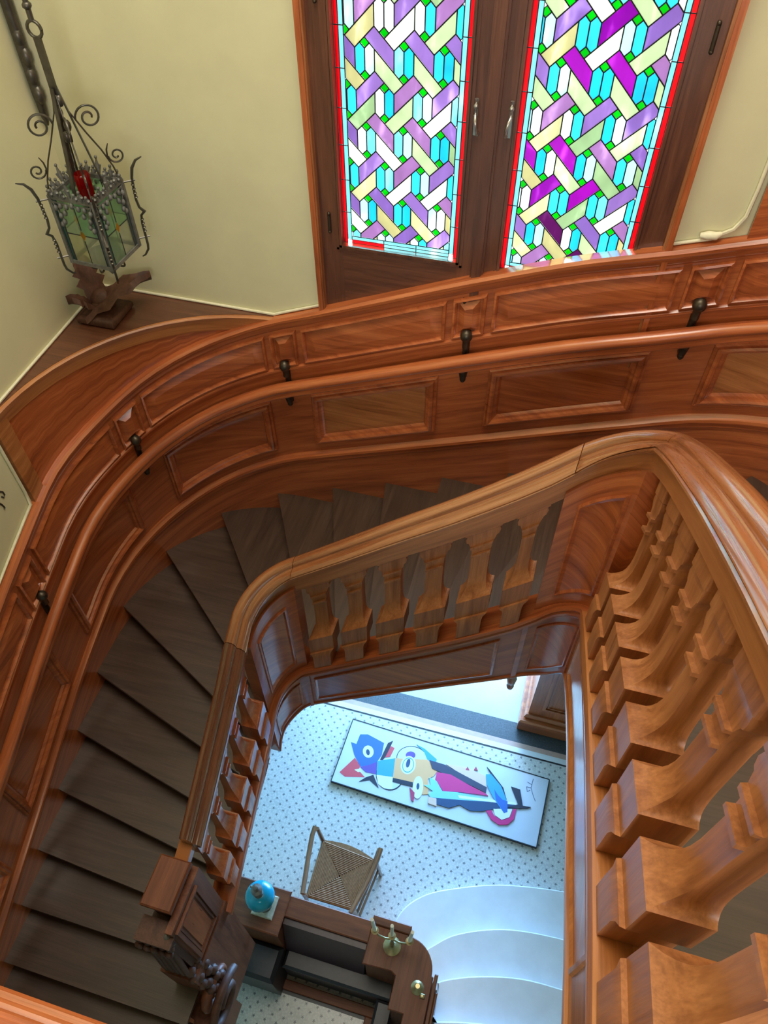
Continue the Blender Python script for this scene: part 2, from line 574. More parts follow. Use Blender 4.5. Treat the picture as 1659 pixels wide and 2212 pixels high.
# doorway floor bands, from the hall outwards
fl = thing('floor_threshold', (-0.25, 3.2, ZF), kind='structure')
for nm, y0, y1, mt, h in (('dark_line', 3.215, 3.232, DARKST, 0.001), ('white_band', 3.232, 3.285, MARBLE, 0.004),
                          ('pink_band', 3.285, 3.337, PINKST, 0.004), ('ribbed_mat', 3.337, 3.545, MATST, 0.002),
                          ('stone_slab', 3.545, 7.4, SLAB, 0.0)):
    MB().box(-1.85, 1.35, y0, y1, ZF - 0.2, ZF + h).obj(nm, mt, fl)
# vestibule shell beyond the doorway, open to the daylight at its far end
vs_ = MB()
vs_.box(-2.0, -1.85, 3.5, 7.4, ZF, -4.9).box(1.35, 1.5, 3.5, 7.4, ZF, -4.9)
vs_.obj('wall_vestibule', CREAMST, kind='structure')
MB().box(-2.0, 1.5, 3.5, 7.4, -4.95, -4.8).obj('ceiling_vestibule', CREAMST, kind='structure')
MB().box(-30, 30, 7.4, 60, ZF - 0.5, ZF - 0.3).obj('ground', EXTG, kind='structure')
# window-side jamb pilaster in the doorway
pl = thing('trim_1', (0.65, 3.6, ZF), kind='structure')
MB().box(0.445, 1.35, 3.56, 4.2, ZF + 0.26, -5.0).obj('pilaster_shaft', WZ, pl)
MB().box(0.37, 1.35, 3.475, 4.25, ZF, ZF + 0.2, 0.015).box(0.41, 1.35, 3.52, 4.22, ZF + 0.2, ZF + 0.26, 0.02).obj('plinth', WX, pl)
m_ = MB()
for a, (x0, x1, z0, z1) in enumerate(((0.56, 1.25, -7.08, -5.3),)):
    for r0, r1, d in ((0.0, 0.03, 0.022), (0.045, 0.06, 0.012)):
        m_.box(x0 + r0, x0 + r1, 3.56 - d, 3.57, z0 + r0, z1 - r0).box(x1 - r1, x1 - r0, 3.56 - d, 3.57, z0 + r0, z1 - r0)
        m_.box(x0 + r1, x1 - r1, 3.56 - d, 3.57, z0 + r0, z0 + r1).box(x0 + r1, x1 - r1, 3.56 - d, 3.57, z1 - r1, z1 - r0)
m_.obj('panel_moulding', WZ, pl)

# landing we look from
ld = MB()
ld.box(XL, XR, -3.0, -0.02, -1.86, -1.66).box(0.42, XR, -0.02, 0.36, -1.86, -1.66)
ld.obj('floor_landing', WTR, kind='structure', label='dark wood upper landing floor at the head of the stairs')

# ================================================================ WALL PANELLING
pan = thing('wall_panelling', (XL, 0.5, -5.6), 'reddish mahogany panelling with sloping cap wrapping the stair walls', 'panelling')
UA, UB = 0.35, 10.6
strip(OUT, UA, UB, [(0.0, 0, -0.02), (-0.03, 0, -0.02), (-0.03, 1, -0.75), (0.0, 1, -0.75)], DADO, BASE).obj('backing_board', WOOD, pan, smooth=30)
strip(OUT, UA, UB, [(0.0, 0, 0.012), (-0.045, 0, 0.008), (-0.058, 0, -0.006), (-0.056, 0, -0.022), (-0.046, 0, -0.034), (-0.044, 0, -0.055),
                    (-0.036, 0, -0.07), (-0.03, 0, -0.075), (0.0, 0, -0.075)], DADO).obj('cap_rail', WOOD, pan, smooth=30)
strip(OUT, UA, UB, [(0.0, 0, 0.014), (-0.036, 0, 0.014), (-0.048, 0, 0.006), (-0.048, 0, -0.006), (-0.038, 0, -0.014), (0, 0, -0.014)], frac(0.318)).obj('frieze_rail', WOOD, pan, smooth=30)
strip(OUT, UA, UB, [(0.0, 0, 0.035), (-0.034, 0, 0.035), (-0.044, 0, 0.022), (-0.06, 0, 0.012), (-0.062, 0, -0.006), (-0.046, 0, -0.014),
                    (-0.05, 0, -0.028), (-0.05, 0, -0.045), (-0.038, 0, -0.058), (0.0, 0, -0.058)], BASE).obj('base_moulding', WOOD, pan, smooth=30)
strip(OUT, UA, UB, [(0.0, 0, -0.058), (-0.038, 0, -0.058), (-0.038, 0, -0.78), (0.0, 0, -0.78)], BASE).obj('skirting_board', WOOD, pan, smooth=30)
MOD, U0 = 1.028, 6.35
BOLECT = [(0.0, -0.028), (0.002, -0.050), (0.010, -0.056), (0.018, -0.052), (0.020, -0.064), (0.032, -0.070), (0.044, -0.064), (0.048, -0.050), (0.060, -0.046), (0.066, -0.036), (0.070, -0.031)]
FIELD = [(0.070, -0.0305), (0.074, -0.0325), (0.10, -0.034), (0.12, -0.0345)]
FRZ = [(0.0, -0.029), (0.002, -0.050), (0.012, -0.054), (0.020, -0.044), (0.022, -0.032), (0.030, -0.032)]
for k in range(-6, 5):
    uc = U0 + k * MOD
    if uc < UA + 0.2 or uc > UB - 0.2:
        continue
    # small raised square over each stile
    panel(OUT, uc - 0.082, uc + 0.082, FR_B, FR_T, FRZ + [(0.062, -0.056)]).obj('frieze_square', WOOD, pan, smooth=30)
    if uc + MOD < UB:
        a, b = uc + 0.135, uc + MOD - 0.135
        panel(OUT, a, b, PN_B, PN_T, BOLECT, fill=False).obj('panel_moulding', WOOD, pan, smooth=30)
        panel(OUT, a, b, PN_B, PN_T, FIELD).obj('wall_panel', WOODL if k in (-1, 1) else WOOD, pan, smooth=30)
        panel(OUT, uc + 0.115, uc + MOD - 0.115, FR_B, FR_T, FRZ + [(0.075, -0.050), (0.08, -0.050)]).obj('frieze_panel', WOOD, pan, smooth=30)

# curved infill and corner shelf between the round panelling and the square corner
ZS = -2.575
ZSH = lambda u: ZS
inf = thing('corner_shelf', (-2.35, 2.95, ZS), 'dark wooden corner shelf filling the square corner behind the curved panelling, under the hanging lantern', 'shelf')
strip(OUT, 3.60, 5.26, [(0.0, 0, 0.0), (-0.012, 0, 0.0), (-0.012, 1, -0.03), (0.0, 1, -0.03)], DADO, ZSH).obj('infill_panel', WOOD, inf, smooth=30)
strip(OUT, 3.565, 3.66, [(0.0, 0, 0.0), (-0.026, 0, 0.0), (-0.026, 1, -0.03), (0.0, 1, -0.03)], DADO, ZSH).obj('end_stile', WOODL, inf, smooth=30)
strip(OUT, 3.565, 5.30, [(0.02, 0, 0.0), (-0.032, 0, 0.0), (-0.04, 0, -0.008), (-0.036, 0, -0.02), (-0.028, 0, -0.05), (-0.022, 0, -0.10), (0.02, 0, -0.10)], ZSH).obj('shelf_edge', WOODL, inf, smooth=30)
arc = [OUT.at(OUT.B[1] + (OUT.B[2] - OUT.B[1]) * i / 20, -0.02) for i in range(21)]
MB().prism([(XL, YW)] + [(XL, arc[0][1])] + arc[1:-1] + [(arc[-1][0], YW)], ZS - 0.03, ZS + 0.002).obj('shelf_top', WDKX, inf)
# right-hand infill above the panelling
inr = thing('trim_2', (0.64, 3.19, -1.6), kind='structure')
ZTOP = lambda u: 0.6
strip(OUT, 7.47, 10.2, [(0.0, 0, 0.0), (-0.014, 0, 0.0), (-0.014, 1, 0.0), (0.0, 1, 0.0)], DADO, ZTOP).obj('curved_panel', WOOD, inr, smooth=30)
strip(OUT, 7.47, 7.56, [(0.0, 0, 0.0), (-0.03, 0, 0.0), (-0.03, 1, 0.0), (0.0, 1, 0.0)], DADO, ZTOP).obj('end_stile', WOOD, inr, smooth=30)

# cream cord pinned along the plaster edges
def cord(name, pts):
    t = thing(name, pts[0], kind='structure')
    MB().tube(pts, 0.0085, 6).obj('cord', CORDM, t, smooth=60)
def dado_pt(u, dz=0.022):
    x, y = OUT.at(u, -0.01)
    return (x, y, DADO(u) + dz)
cord('trim_3', [(-2.592, 3.192, ZS + 0.01), (-1.9, 3.192, ZS + 0.01), (-1.54, 3.192, ZS + 0.01)] + [dado_pt(5.30 + 0.1 * i) for i in range(3)] + [dado_pt(5.552)])
cord('trim_4', [(-2.592, 3.19, ZS + 0.01), (-2.592, 2.6, ZS + 0.01), (-2.592, 2.10, ZS + 0.01), (-2.592, 2.052, ZS - 0.01), (-2.592, 2.05, ZS - 0.06), (-2.592, 2.05, -3.10)]
     + [dado_pt(3.54 - 0.1 * i) for i in range(26)])
cord('trim_5', [dado_pt(7.195)] + [dado_pt(7.22 + 0.06 * i) for i in range(3)] + [(0.54, 3.19, -1.765), (0.59, 3.19, -1.73), (0.618, 3.19, -1.67), (0.624, 3.19, -1.55), (0.63, 3.19, 0.5)])
# bead of cord bunched where two lengths meet
MB().tube([(0.47, 3.185, -1.775), (0.50, 3.18, -1.768), (0.53, 3.18, -1.765), (0.55, 3.185, -1.755)], [0.012, 0.02, 0.018, 0.01], 7).obj('trim_6', CORDM, kind='structure', smooth=60)

# small dark curl painted on the plaster beside the end stile
ck = thing('trim_8', (-2.598, 1.97, -3.0), kind='structure')
ckm = MB()
ckm.tube([(-2.599, 1.910, -2.955), (-2.599, 1.925, -2.957), (-2.599, 1.938, -2.974), (-2.599, 1.939, -2.997), (-2.599, 1.926, -3.005), (-2.599, 1.917, -2.987)], 0.005, 6)
ckm.tube([(-2.599, 1.879, -3.006), (-2.599, 1.889, -3.010), (-2.599, 1.896, -3.030), (-2.599, 1.900, -3.054), (-2.599, 1.892, -3.059)], 0.005, 6)
ckm.obj('painted_curl', flat('curl_paint', (0.03, 0.025, 0.02)), ck)

# ================================================================ STAIRCASE
RISE = 0.16
def zk(k):
    return -4.054 - RISE * k
UW = {-4: 6.707, -3: 6.304, -2: 5.939, -1: 5.57, 0: 5.156, 1: 4.721, 2: 4.261, 3: 3.798, 4: 3.351, 5: 2.994, 6: 2.648, 7: 2.302, 8: 2.0, 9: 1.70,
      10: 1.40, 11: 1.10, 12: 0.80, 13: 0.50, -5: 7.11, -6: 7.53, -7: 7.97, -8: 8.42, -9: 8.85, -10: 9.20, -11: 9.53, -12: 9.85, -13: 10.15, -14: 10.42, -15: 10.68}
def uin(k):
    t = zk(k) + 0.97
    lo, hi = 0.0, 7.2
    for _ in range(50):
        m = (lo + hi) / 2
        if RAIL(m) < t:
            lo = m
        else:
            hi = m
    return lo
UI = {k: uin(k) for k in UW}
for k in range(8, 14):
    UI[k] = UW[k] - 1.5 + 1.2
st = thing('staircase', (-1.9, -0.5, -6.2), 'dark wooden winding staircase climbing three sides of the open well', 'staircase')
def between(path, u0, u1, off, n=6):
    return [path.at(u0 + (u1 - u0) * i / n, off) for i in range(n + 1)]
for k in range(-14, 14):
    z = zk(k)
    uw0, uw1, ui0, ui1 = UW[k], UW[k - 1] if k - 1 in UW else UW[k] + 0.3, UI[k], UI[k - 1] if k - 1 in UI else UI[k] + 0.3
    a, b = Vector(OUT.at(uw0, -0.03)), Vector(IN.at(ui0, 0.01))
    d = (b - a).normalized()
    nrm = Vector((d.y, -d.x))
    mid = Vector(OUT.at(uw1, -0.03)) - a
    if nrm.dot(mid) > 0:
        nrm = -nrm                                       # points downhill
    fa, fb = a + nrm * 0.028, b + nrm * 0.028
    outer = between(OUT, uw0, min(uw1 + 0.02, 11.0), -0.03)
    inner = between(IN, ui0, ui1 + 0.02, 0.01)
    poly = [tuple(fa)] + outer + inner[::-1] + [tuple(fb)]
    m = MB()
    pts = poly
    ar = sum(pts[i][0] * pts[(i + 1) % len(pts)][1] - pts[(i + 1) % len(pts)][0] * pts[i][1] for i in range(len(pts)))
    m.rings([[(x, y, zz) for x, y in (pts if ar > 0 else pts[::-1])] for zz in (z - 0.034, z)])
    along_x = abs(d.x) > abs(d.y)
    m.obj('tread', WTR if along_x else WTRY, st)
    r = MB()
    q = [a + nrm * 0.0, b + nrm * 0.0, b - nrm * 0.02, a - nrm * 0.02]
    r.rings([[(p.x, p.y, zz) for p in q] for zz in (z - RISE - 0.0, z - 0.034)])
    r.obj('riser', WX if along_x else WY, st)
# sloping underside
sv, sf = [], []
ks = list(range(13, -15, -1))
for k in ks:
    a, b = OUT.at(UW[k], -0.02), IN.at(UI[k], 0.02)
    sv += [(*a, zk(k) - 0.36), (*b, zk(k) - 0.36), (*a, zk(k) - 0.40), (*b, zk(k) - 0.40)]
for i in range(len(ks) - 1):
    o = 4 * i
    sf += [(o, o + 1, o + 5, o + 4), (o + 2, o + 6, o + 7, o + 3)]
MB().add(sv, sf).obj('soffit', PLASTER, st)

# well string with its mouldings
INT = Path(-1.31, 0.38, 1.99, 0.26, -1.2, -0.6)
def soff(u):       # the string stands further back along the left-hand flight
    return 0.0
strip(IN, 1.95, 2.925, [(0.035, 0, -1.0), (-0.008, 0, -1.0), (-0.008, 1, 0.03), (0.002, 1, 0.03), (0.012, 1, 0.0), (0.035, 1, 0.0)], RAIL, BOT).obj('string', WOOD, st, smooth=30)
STP = [(0.035, 0, -1.0), (-0.066, 0, -1.0), (-0.066, 1, 0.03), (-0.074, 1, 0.026), (-0.076, 1, 0.012), (-0.066, 1, 0.0), (0.035, 1, 0.0)]
strip(IN, 2.93, 4.92, STP, RAIL, BOT).obj('string', WOOD, st, smooth=30)
strip(IN, 4.92, 6.85, STP, RAIL, BOT).obj('string', WOODL, st, smooth=30)  # honey tone puts this flight's brighter light into the string's colour
SP = [(0.0, -0.064), (0.004, -0.074), (0.014, -0.076), (0.022, -0.068), (0.03, -0.0675), (0.05, -0.0675)]
SPL = [(i, o + 0.058) for i, o in SP]
zt = lambda u: RAIL(u) - 1.10
zb = lambda u: BOT(u) + 0.07
for a, b, rg in ((3.38, 4.40, SP), (4.53, 4.60, None), (2.985, 3.27, SP), (4.56, 4.86, SP), (5.0, 6.27, SP)):
    if rg:
        panel(IN, a, b, zb, zt, rg).obj('string_panel', WOODL if a > 4.95 else WOOD, st, smooth=30)  # right-flight panel lighter too, its light carried by the colour
for a, b in ((2.02, 2.44), (2.52, 2.88)):
    panel(IN, a, b, zb, zt, SPL).obj('string_panel', WOOD, st, smooth=30)
for u in (3.345, 4.50, 4.915):
    x, y = IN.at(u, -0.066)
    m = MB()
    us = [u - 0.012, u, u + 0.012]
    sweep(m, IN, u - 0.012, u + 0.012, [(-0.06, 0, -1.02), (-0.075, 0, -1.02), (-0.075, 1, 0.0), (-0.06, 1, 0.0)], RAIL, BOT, us=us)
    m.obj('joint_bead', WOOD, st)
# turned drop under the string where the far flight meets the corner
pd = MB().lathe([(0.004, -0.155), (0.016, -0.14), (0.02, -0.12), (0.012, -0.10), (0.022, -0.08), (0.026, -0.04), (0.018, -0.01), (0.022, 0.03)],
                (*IN.at(4.50, -0.05), BOT(4.50)), 12)
pd.obj('pendant_drop', WZ, st, smooth=50)

# ================================================================ BALUSTRADE
bal = thing('well_balustrade', (-1.31, 1.0, -5.0), 'mahogany handrail with sawn flat balusters running round the stair well', 'balustrade')
UR0, UR1 = 2.06, 6.6
RP = [(0.028, 0, -0.078), (0.040, 0, -0.070), (0.054, 0, -0.060), (0.055, 0, -0.048), (0.046, 0, -0.040), (0.058, 0, -0.028), (0.062, 0, -0.012), (0.054, 0, 0.002),
      (0.040, 0, 0.010), (0.024, 0, 0.012), (0.010, 0, 0.008), (0.000, 0, -0.002), (-0.005, 0, -0.014), (-0.005, 0, -0.022), (-0.012, 0, -0.026), (-0.020, 0, -0.024),
      (-0.036, 0, -0.030), (-0.050, 0, -0.042), (-0.052, 0, -0.047), (-0.047, 0, -0.050), (-0.055, 0, -0.056), (-0.055, 0, -0.064), (-0.046, 0, -0.070), (-0.036, 0, -0.076), (-0.028, 0, -0.078)]
WRAIL_DIM = wood('polished_rail_shaded', 'UV', 0, (0.09, 0.030, 0.013), (0.17, 0.060, 0.026), (0.26, 0.10, 0.045), rough=0.25, spec=0.8, coat=(1.0, 2.0, 0.12))  # rail wood darkened to carry the dimmer light of the left flight
for a, b, mt, lab in ((UR0, 2.893, WRAIL_DIM, 'handrail length along the lower left flight, its dimmer light painted in as dark brown'), (2.896, 3.333, WRAIL, None), (3.336, 4.535, WRAIL, None), (4.538, 4.86, WRAIL, None), (4.863, UR1, WRAIL, None)):
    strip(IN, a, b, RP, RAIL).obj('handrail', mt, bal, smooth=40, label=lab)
strip(IN, UR0, 2.93, rect(0.028, -0.03, -0.18, -0.076), RAIL).obj('rail_board', WOOD, bal, smooth=30)
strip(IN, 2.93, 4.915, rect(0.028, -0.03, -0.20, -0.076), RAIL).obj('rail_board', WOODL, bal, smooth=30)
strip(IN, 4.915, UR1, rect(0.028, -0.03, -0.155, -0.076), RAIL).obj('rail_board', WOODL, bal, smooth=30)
BRP = [(0.055, 0, -1.0), (0.055, 0, -0.96), (-0.075, 0, -0.957), (-0.09, 0, -0.965), (-0.094, 0, -0.985), (-0.084, 0, -0.998),
       (-0.09, 0, -1.012), (-0.09, 0, -1.03), (-0.076, 0, -1.045), (0.0, 0, -1.045), (0.0, 0, -1.0)]
strip(IN, UR0 - 0.1, 4.93, BRP, RAIL).obj('base_rail', WOOD, bal, smooth=30)
strip(IN, 4.93, UR1, BRP, RAIL).obj('base_rail', WOODL, bal, smooth=30)  # lighter wood again stands in for the light on the right flight
LV = [  # height, half gap, front, back
    (0.0, .044, -.084, .04), (0.118, .044, -.084, .04), (0.140, .040, -.081, .04), (0.158, .027, -.078, .04), (0.159, .0245, -.068, .04),
    (0.298, .0245, -.068, .04), (0.301, .030, -.061, .04), (0.306, .036, -.053, .04), (0.314, .042, -.044, .04), (0.325, .048, -.034, .04), (0.340, .053, -.025, .04),
    (0.360, .056, -.018, .04), (0.388, .058, -.013, .04), (0.43, .059, -.010, .04), (0.575, .059, -.009, .04), (0.576, .059, -.024, .04),
    (0.590, .059, -.024, .04), (0.591, .058, -.011, .04), (0.637, .055, -.011, .04), (0.638, .055, -.024, .04), (0.652, .053, -.024, .04),
    (0.653, .050, -.014, .04), (0.680, .042, -.014, .04), (0.686, .034, -.014, .04), (0.710, .030, -.016, .04), (0.73, .034, -.016, .04),
    (0.735, .026, -.018, .04), (0.803, .026, -.018, .04)]
def baluster(ua, ub, parent, path=IN, rail=RAIL, mat=WBAL):
    rings = []
    for h, g, f, b in LV:
        ring = []
        for u, o in ((ua + g, f), (ub - g, f), (ub - g, b), (ua + g, b)):
            x, y = path.at(u, o)
            ring.append((x, y, rail(u) - 0.957 + h))
        rings.append(ring)
    return MB().rings(rings).obj('baluster', mat, parent, smooth=27)
slots_l = [2.04 + 0.178 * i for i in range(6)]
slots_m = [3.363 + 0.1952 * i for i in range(7)]
slots_r = [4.965 + 0.19 * i for i in range(9)]
slots_m[-1] = 4.505
for S in (slots_l, slots_m, slots_r):
    for i in range(len(S) - 1):
        if S[i + 1] <= UR1 + 0.01:
            baluster(S[i], S[i + 1], bal, mat=WZ if S is slots_l else WBAL)  # left balusters in darker mahogany, standing in for the weaker light there
# solid curved panels filling the two rounded corners, each between flat posts
for a, b in ((2.953, 3.345), (4.52, 4.925)):
    strip(IN, a, b, [(0.03, 0, -0.155), (-0.05, 0, -0.155), (-0.05, 0, -0.958), (0.03, 0, -0.958)], RAIL).obj('corner_board', WOOD, bal, smooth=30)
    panel(IN, a + 0.07, b - 0.07, lambda u: RAIL(u) - 0.88, lambda u: RAIL(u) - 0.27,
          [(0.0, -0.048), (0.004, -0.060), (0.014, -0.063), (0.022, -0.056), (0.03, -0.052), (0.055, -0.0525)]).obj('corner_panel', WOOD, bal, smooth=30)

# carved newel that ends the left-hand rail
nw = thing('newel_post', (-1.34, 0.62, -6.3), 'carved newel post with flat rectangular cap at the lower end of the left handrail', 'newel')
MB().box(-1.455, -1.285, 0.535, 0.785, -4.245, -4.2, 0.008).obj('cap', BY, nw)
MB().box(-1.43, -1.30, 0.555, 0.765, -5.05, -4.245).box(-1.30, -1.262, 0.46, 0.79, -5.05, -4.29).obj('post', BZ, nw)
MB().bar((-1.345, 0.79, -4.245), (-1.345, 0.885, -4.205), 0.06, 0.075).obj('rail_return', WOODL, nw)
pm = MB()
for r0, r1, d in ((0.0, 0.022, 0.016), (0.03, 0.042, 0.008)):
    y0, y1, z0, z1 = 0.475, 0.715, -4.98, -4.34
    xa, xb = -1.265, -1.262 + d
    pm.box(xa, xb, y0 + r0, y0 + r1, z0 + r0, z1 - r0).box(xa, xb, y1 - r1, y1 - r0, z0 + r0, z1 - r0)
    pm.box(xa, xb, y0 + r1, y1 - r1, z0 + r0, z0 + r1).box(xa, xb, y0 + r1, y1 - r1, z1 - r1, z1 - r0)
pm.obj('panel_moulding', BZ, nw)
MB().box(-1.262, -1.256, 0.53, 0.66, -4.93, -4.40, 0.004).obj('newel_panel', WZ, nw)
# carved console: leafy capital, fluted shaft, scroll foot
cap = MB()
for i in range(5):
    for j in range(3):
        cap.ball((-1.45 + 0.042 * i, 0.44 - 0.022 * j, -4.40 - 0.028 * j - 0.01 * (i % 2)), 0.026, 8, 5, (1, 0.8, 1.25))
cap.box(-1.46, -1.26, 0.40, 0.52, -4.375, -4.35)
cap.obj('carved_capital', WCARV, nw, smooth=60)
MB().ball((-1.30, 0.455, -4.36), 0.02, 12, 8).obj('boss', SILV, nw, smooth=60)
fl_ = MB()
for i in range(5):
    x = -1.44 + 0.035 * i
    fl_.tube([(x, 0.44, -4.48), (x + 0.004, 0.415, -4.62), (x + 0.008, 0.385, -4.95), (x + 0.01, 0.38, -5.25)], [0.016, 0.018, 0.016, 0.014], 8)
fl_.box(-1.45, -1.28, 0.42, 0.56, -5.6, -4.46)
fl_.obj('fluted_shaft', WCARV, nw, smooth=60)
def spiral(c, ax, ay, r0, r1, turns, n=28, a0=0.0):
    c, ax, ay = Vector(c), Vector(ax), Vector(ay)
    return [c + (ax * cos(a0 + 2 * pi * turns * i / n) + ay * sin(a0 + 2 * pi * turns * i / n)) * (r0 + (r1 - r0) * i / n) for i in range(n + 1)]
ac = MB()
for i in range(7):
    z = -5.0 - 0.075 * i
    for s_ in (0, 1):
        ac.ball((-1.285 + 0.012 * i, 0.40 - 0.02 * (i % 2) + 0.07 * s_, z), 0.042, 8, 6, (0.7, 0.8, 1.1))
ac.box(-1.34, -1.27, 0.38, 0.56, -5.9, -5.0)
ac.obj('acanthus_leaf', WCARV, nw, smooth=60)
vo = MB()
vo.tube(spiral((-1.24, 0.42, -5.52), (0, 1, 0), (0, 0, 1), 0.15, 0.02, 1.9, 36, 1.2), [0.036 - 0.0006 * i for i in range(37)], 9)
vo.obj('scroll_foot', BZ, nw, smooth=60)
MB().tube(spiral((-1.17, 0.36, -5.60), (0, 1, 0), (0, 0, 1), 0.19, 0.06, 1.3, 30, 0.4), 0.028, 8).obj('scroll_foot', WCARV, nw, smooth=60)
MB().box(-1.47, -1.25, 0.36, 0.80, -6.35, -5.05).obj('pedestal', BZ, nw)
MB().box(-1.55, -1.2, 0.2, 0.42, -6.35, -5.75).obj('pedestal', BZ, nw)

# near balustrade of the landing, only its foot shows at the bottom of the frame
lb = thing('landing_balustrade', (-0.7, -0.05, -1.66), 'base rail and flat balusters along the near edge of the upper landing', 'balustrade')
def xrail(m, x0, x1, prof):
    m.rings([[(x, y, z) for y, z in prof] for x in (x0, x1)])
    return m
xrail(MB(), -1.28, 0.30, [(0.012, -1.66), (0.016, -1.645), (0.010, -1.636), (0.0, -1.632), (-0.006, -1.624), (-0.014, -1.622), (-0.018, -1.612), (-0.1, -1.61), (-0.11, -1.66)]).obj('base_rail', WX, lb)
xrail(MB(), -1.28, 0.30, [(-0.014, -1.66), (0.004, -1.66), (0.004, -1.84), (-0.014, -1.84)]).obj('fascia', WX, lb)
PB = Path(-9, 9, -0.085, 0.2, -12, -12)
ub0 = PB.B[2] - (-9 + 0.2)
flatrail = lambda u: -0.653
for i in range(4):
    x = -1.24 + 0.19 * i
    baluster(ub0 + x, ub0 + x + 0.19, lb, PB, flatrail, WX).location = (0, 0, 0)

# ================================================================ WALL HANDRAIL
wh = thing('wall_handrail', (XL + 0.1, 0.5, -4.4), 'round mahogany handrail on dark bronze brackets fixed along the panelled wall', 'handrail')
HP = [(-0.105 + 0.036 * cos(a), 0, 0.034 * sin(a)) for a in [2 * pi * i / 16 for i in range(16)]]
HP[9:9] = []
strip(OUT, 0.4, 10.5, HP, HAND).obj('handrail', WOOD, wh, smooth=60)
strip(OUT, 0.4, 10.5, [(-0.078, 0, -0.02), (-0.078, 0, -0.05), (-0.086, 0, -0.062), (-0.126, 0, -0.062), (-0.134, 0, -0.05), (-0.134, 0, -0.02)], HAND).obj('rail_fillet', WOOD, wh, smooth=30)
for k in range(-5, 5):
    u = U0 + k * MOD
    if not 0.6 < u < 10.4:
        continue
    z = HAND(u)
    m = MB()
    x0, y0 = OUT.at(u, -0.032)
    x1, y1 = OUT.at(u, -0.06)
    x2, y2 = OUT.at(u, -0.10)
    m.ball((*OUT.at(u, -0.060), z + 0.125), 0.032, 12, 8, (1, 1, 1.1))
    m.tube([(x0, y0, z + 0.15), (x0, y0, z - 0.16)], 0.018, 8)
    m.tube([(*OUT.at(u, -0.055), z + 0.11), (*OUT.at(u, -0.055), z + 0.05)], 0.018, 10)
    m.tube([(*OUT.at(u, -0.055), z - 0.06), (*OUT.at(u, -0.06), z - 0.11), (*OUT.at(u, -0.055), z - 0.15)], [0.018, 0.024, 0.018], 10)
    m.tube([(x1, y1, z - 0.10), (*OUT.at(u, -0.085), z - 0.085), (x2, y2, z - 0.055)], [0.016, 0.014, 0.016], 8)
    m.ball((*OUT.at(u, -0.052), z - 0.165), 0.017, 8, 5, (1, 1, 1.3))
    m.obj('bracket', BRONZE, wh, smooth=60)
# ================================================================ STAINED GLASS WINDOW
GY = 3.225
W = 0.1633
A4 = W / 4
def clip(poly, x0, x1, z0, z1):
    for ax, v, sg in ((0, x0, 1), (0, x1, -1), (1, z0, 1), (1, z1, -1)):
        out = []
        for i in range(len(poly)):
            p, q = poly[i], poly[(i + 1) % len(poly)]
            dp, dq = (p[ax] - v) * sg, (q[ax] - v) * sg
            if dp >= 0:
                out.append(p)
            if dp * dq < 0:
                t = dp / (dp - dq)
                out.append((p[0] + (q[0] - p[0]) * t, p[1] + (q[1] - p[1]) * t))
        poly = out
        if len(poly) < 3:
            return []
    return poly
def parea(p):
    return sum(p[i][0] * p[(i + 1) % len(p)][1] - p[(i + 1) % len(p)][0] * p[i][1] for i in range(len(p))) / 2
def tiles(xa, za, x0, x1, z0, z1):
    """hexagon pairs, green squares and woven bands; (xa, za) = centre of one pair of the rows whose bands fall to the right"""
    b, h, a = A4, A4 * 1.5, A4
    out = []
    for j in range(-14, 15):
        row_a = j % 2 == 0
        for i in range(-6, 8):
            cx, cz = xa + i * W + (0 if row_a else W / 2), za + j * W
            for s in (-1, 1):
                out.append(('hexagon_pane', [(cx, cz - b), (cx + s * a / 2, cz - h), (cx + s * a, cz - b), (cx + s * a, cz + b), (cx + s * a / 2, cz + h), (cx, cz + b)]))
            for s in (-1, 1):
                out.append(('square_pane', [(cx, cz + s * b), (cx + a / 2, cz + s * h), (cx, cz + s * (b + a)), (cx - a / 2, cz + s * h)]))
            e = 1 if row_a else -1
            X = lambda t: cx + e * t
            out.append(('violet_band', [(X(W - a), cz + b), (X(W - a), cz - b), (X(0), cz + W / 2), (X(W / 2 - a), cz + W - b)]))
            out.append(('pale_band', [(X(a), cz + b), (X(a), cz - b), (X(W / 2 + a), cz - W + b), (X(W), cz - W / 2)]))
    res = []
    for nm, p in out:
        q = clip(p, x0, x1, z0, z1)
        if len(q) >= 3 and abs(parea(q)) > 1.2e-4:
            res.append((nm, q if parea(q) > 0 else q[::-1]))
    return res
CY = [(0.10, 0.62, 0.86), (0.16, 0.70, 0.88), (0.34, 0.76, 0.88), (0.60, 0.90, 0.96), (0.92, 0.99, 1.0)]
VI = [(0.40, 0.29, 0.56), (0.45, 0.33, 0.60), (0.50, 0.34, 0.55)]
MG = [(0.42, 0.03, 0.50), (0.50, 0.06, 0.56)]
PA = [(0.48, 0.60, 0.42), (0.60, 0.68, 0.50), (0.80, 0.86, 0.74)]
YE = [(0.62, 0.60, 0.40), (0.68, 0.68, 0.48)]
GR, RE, LB = (0.0, 0.62, 0.05), (0.85, 0.05, 0.08), (0.40, 0.78, 0.84)
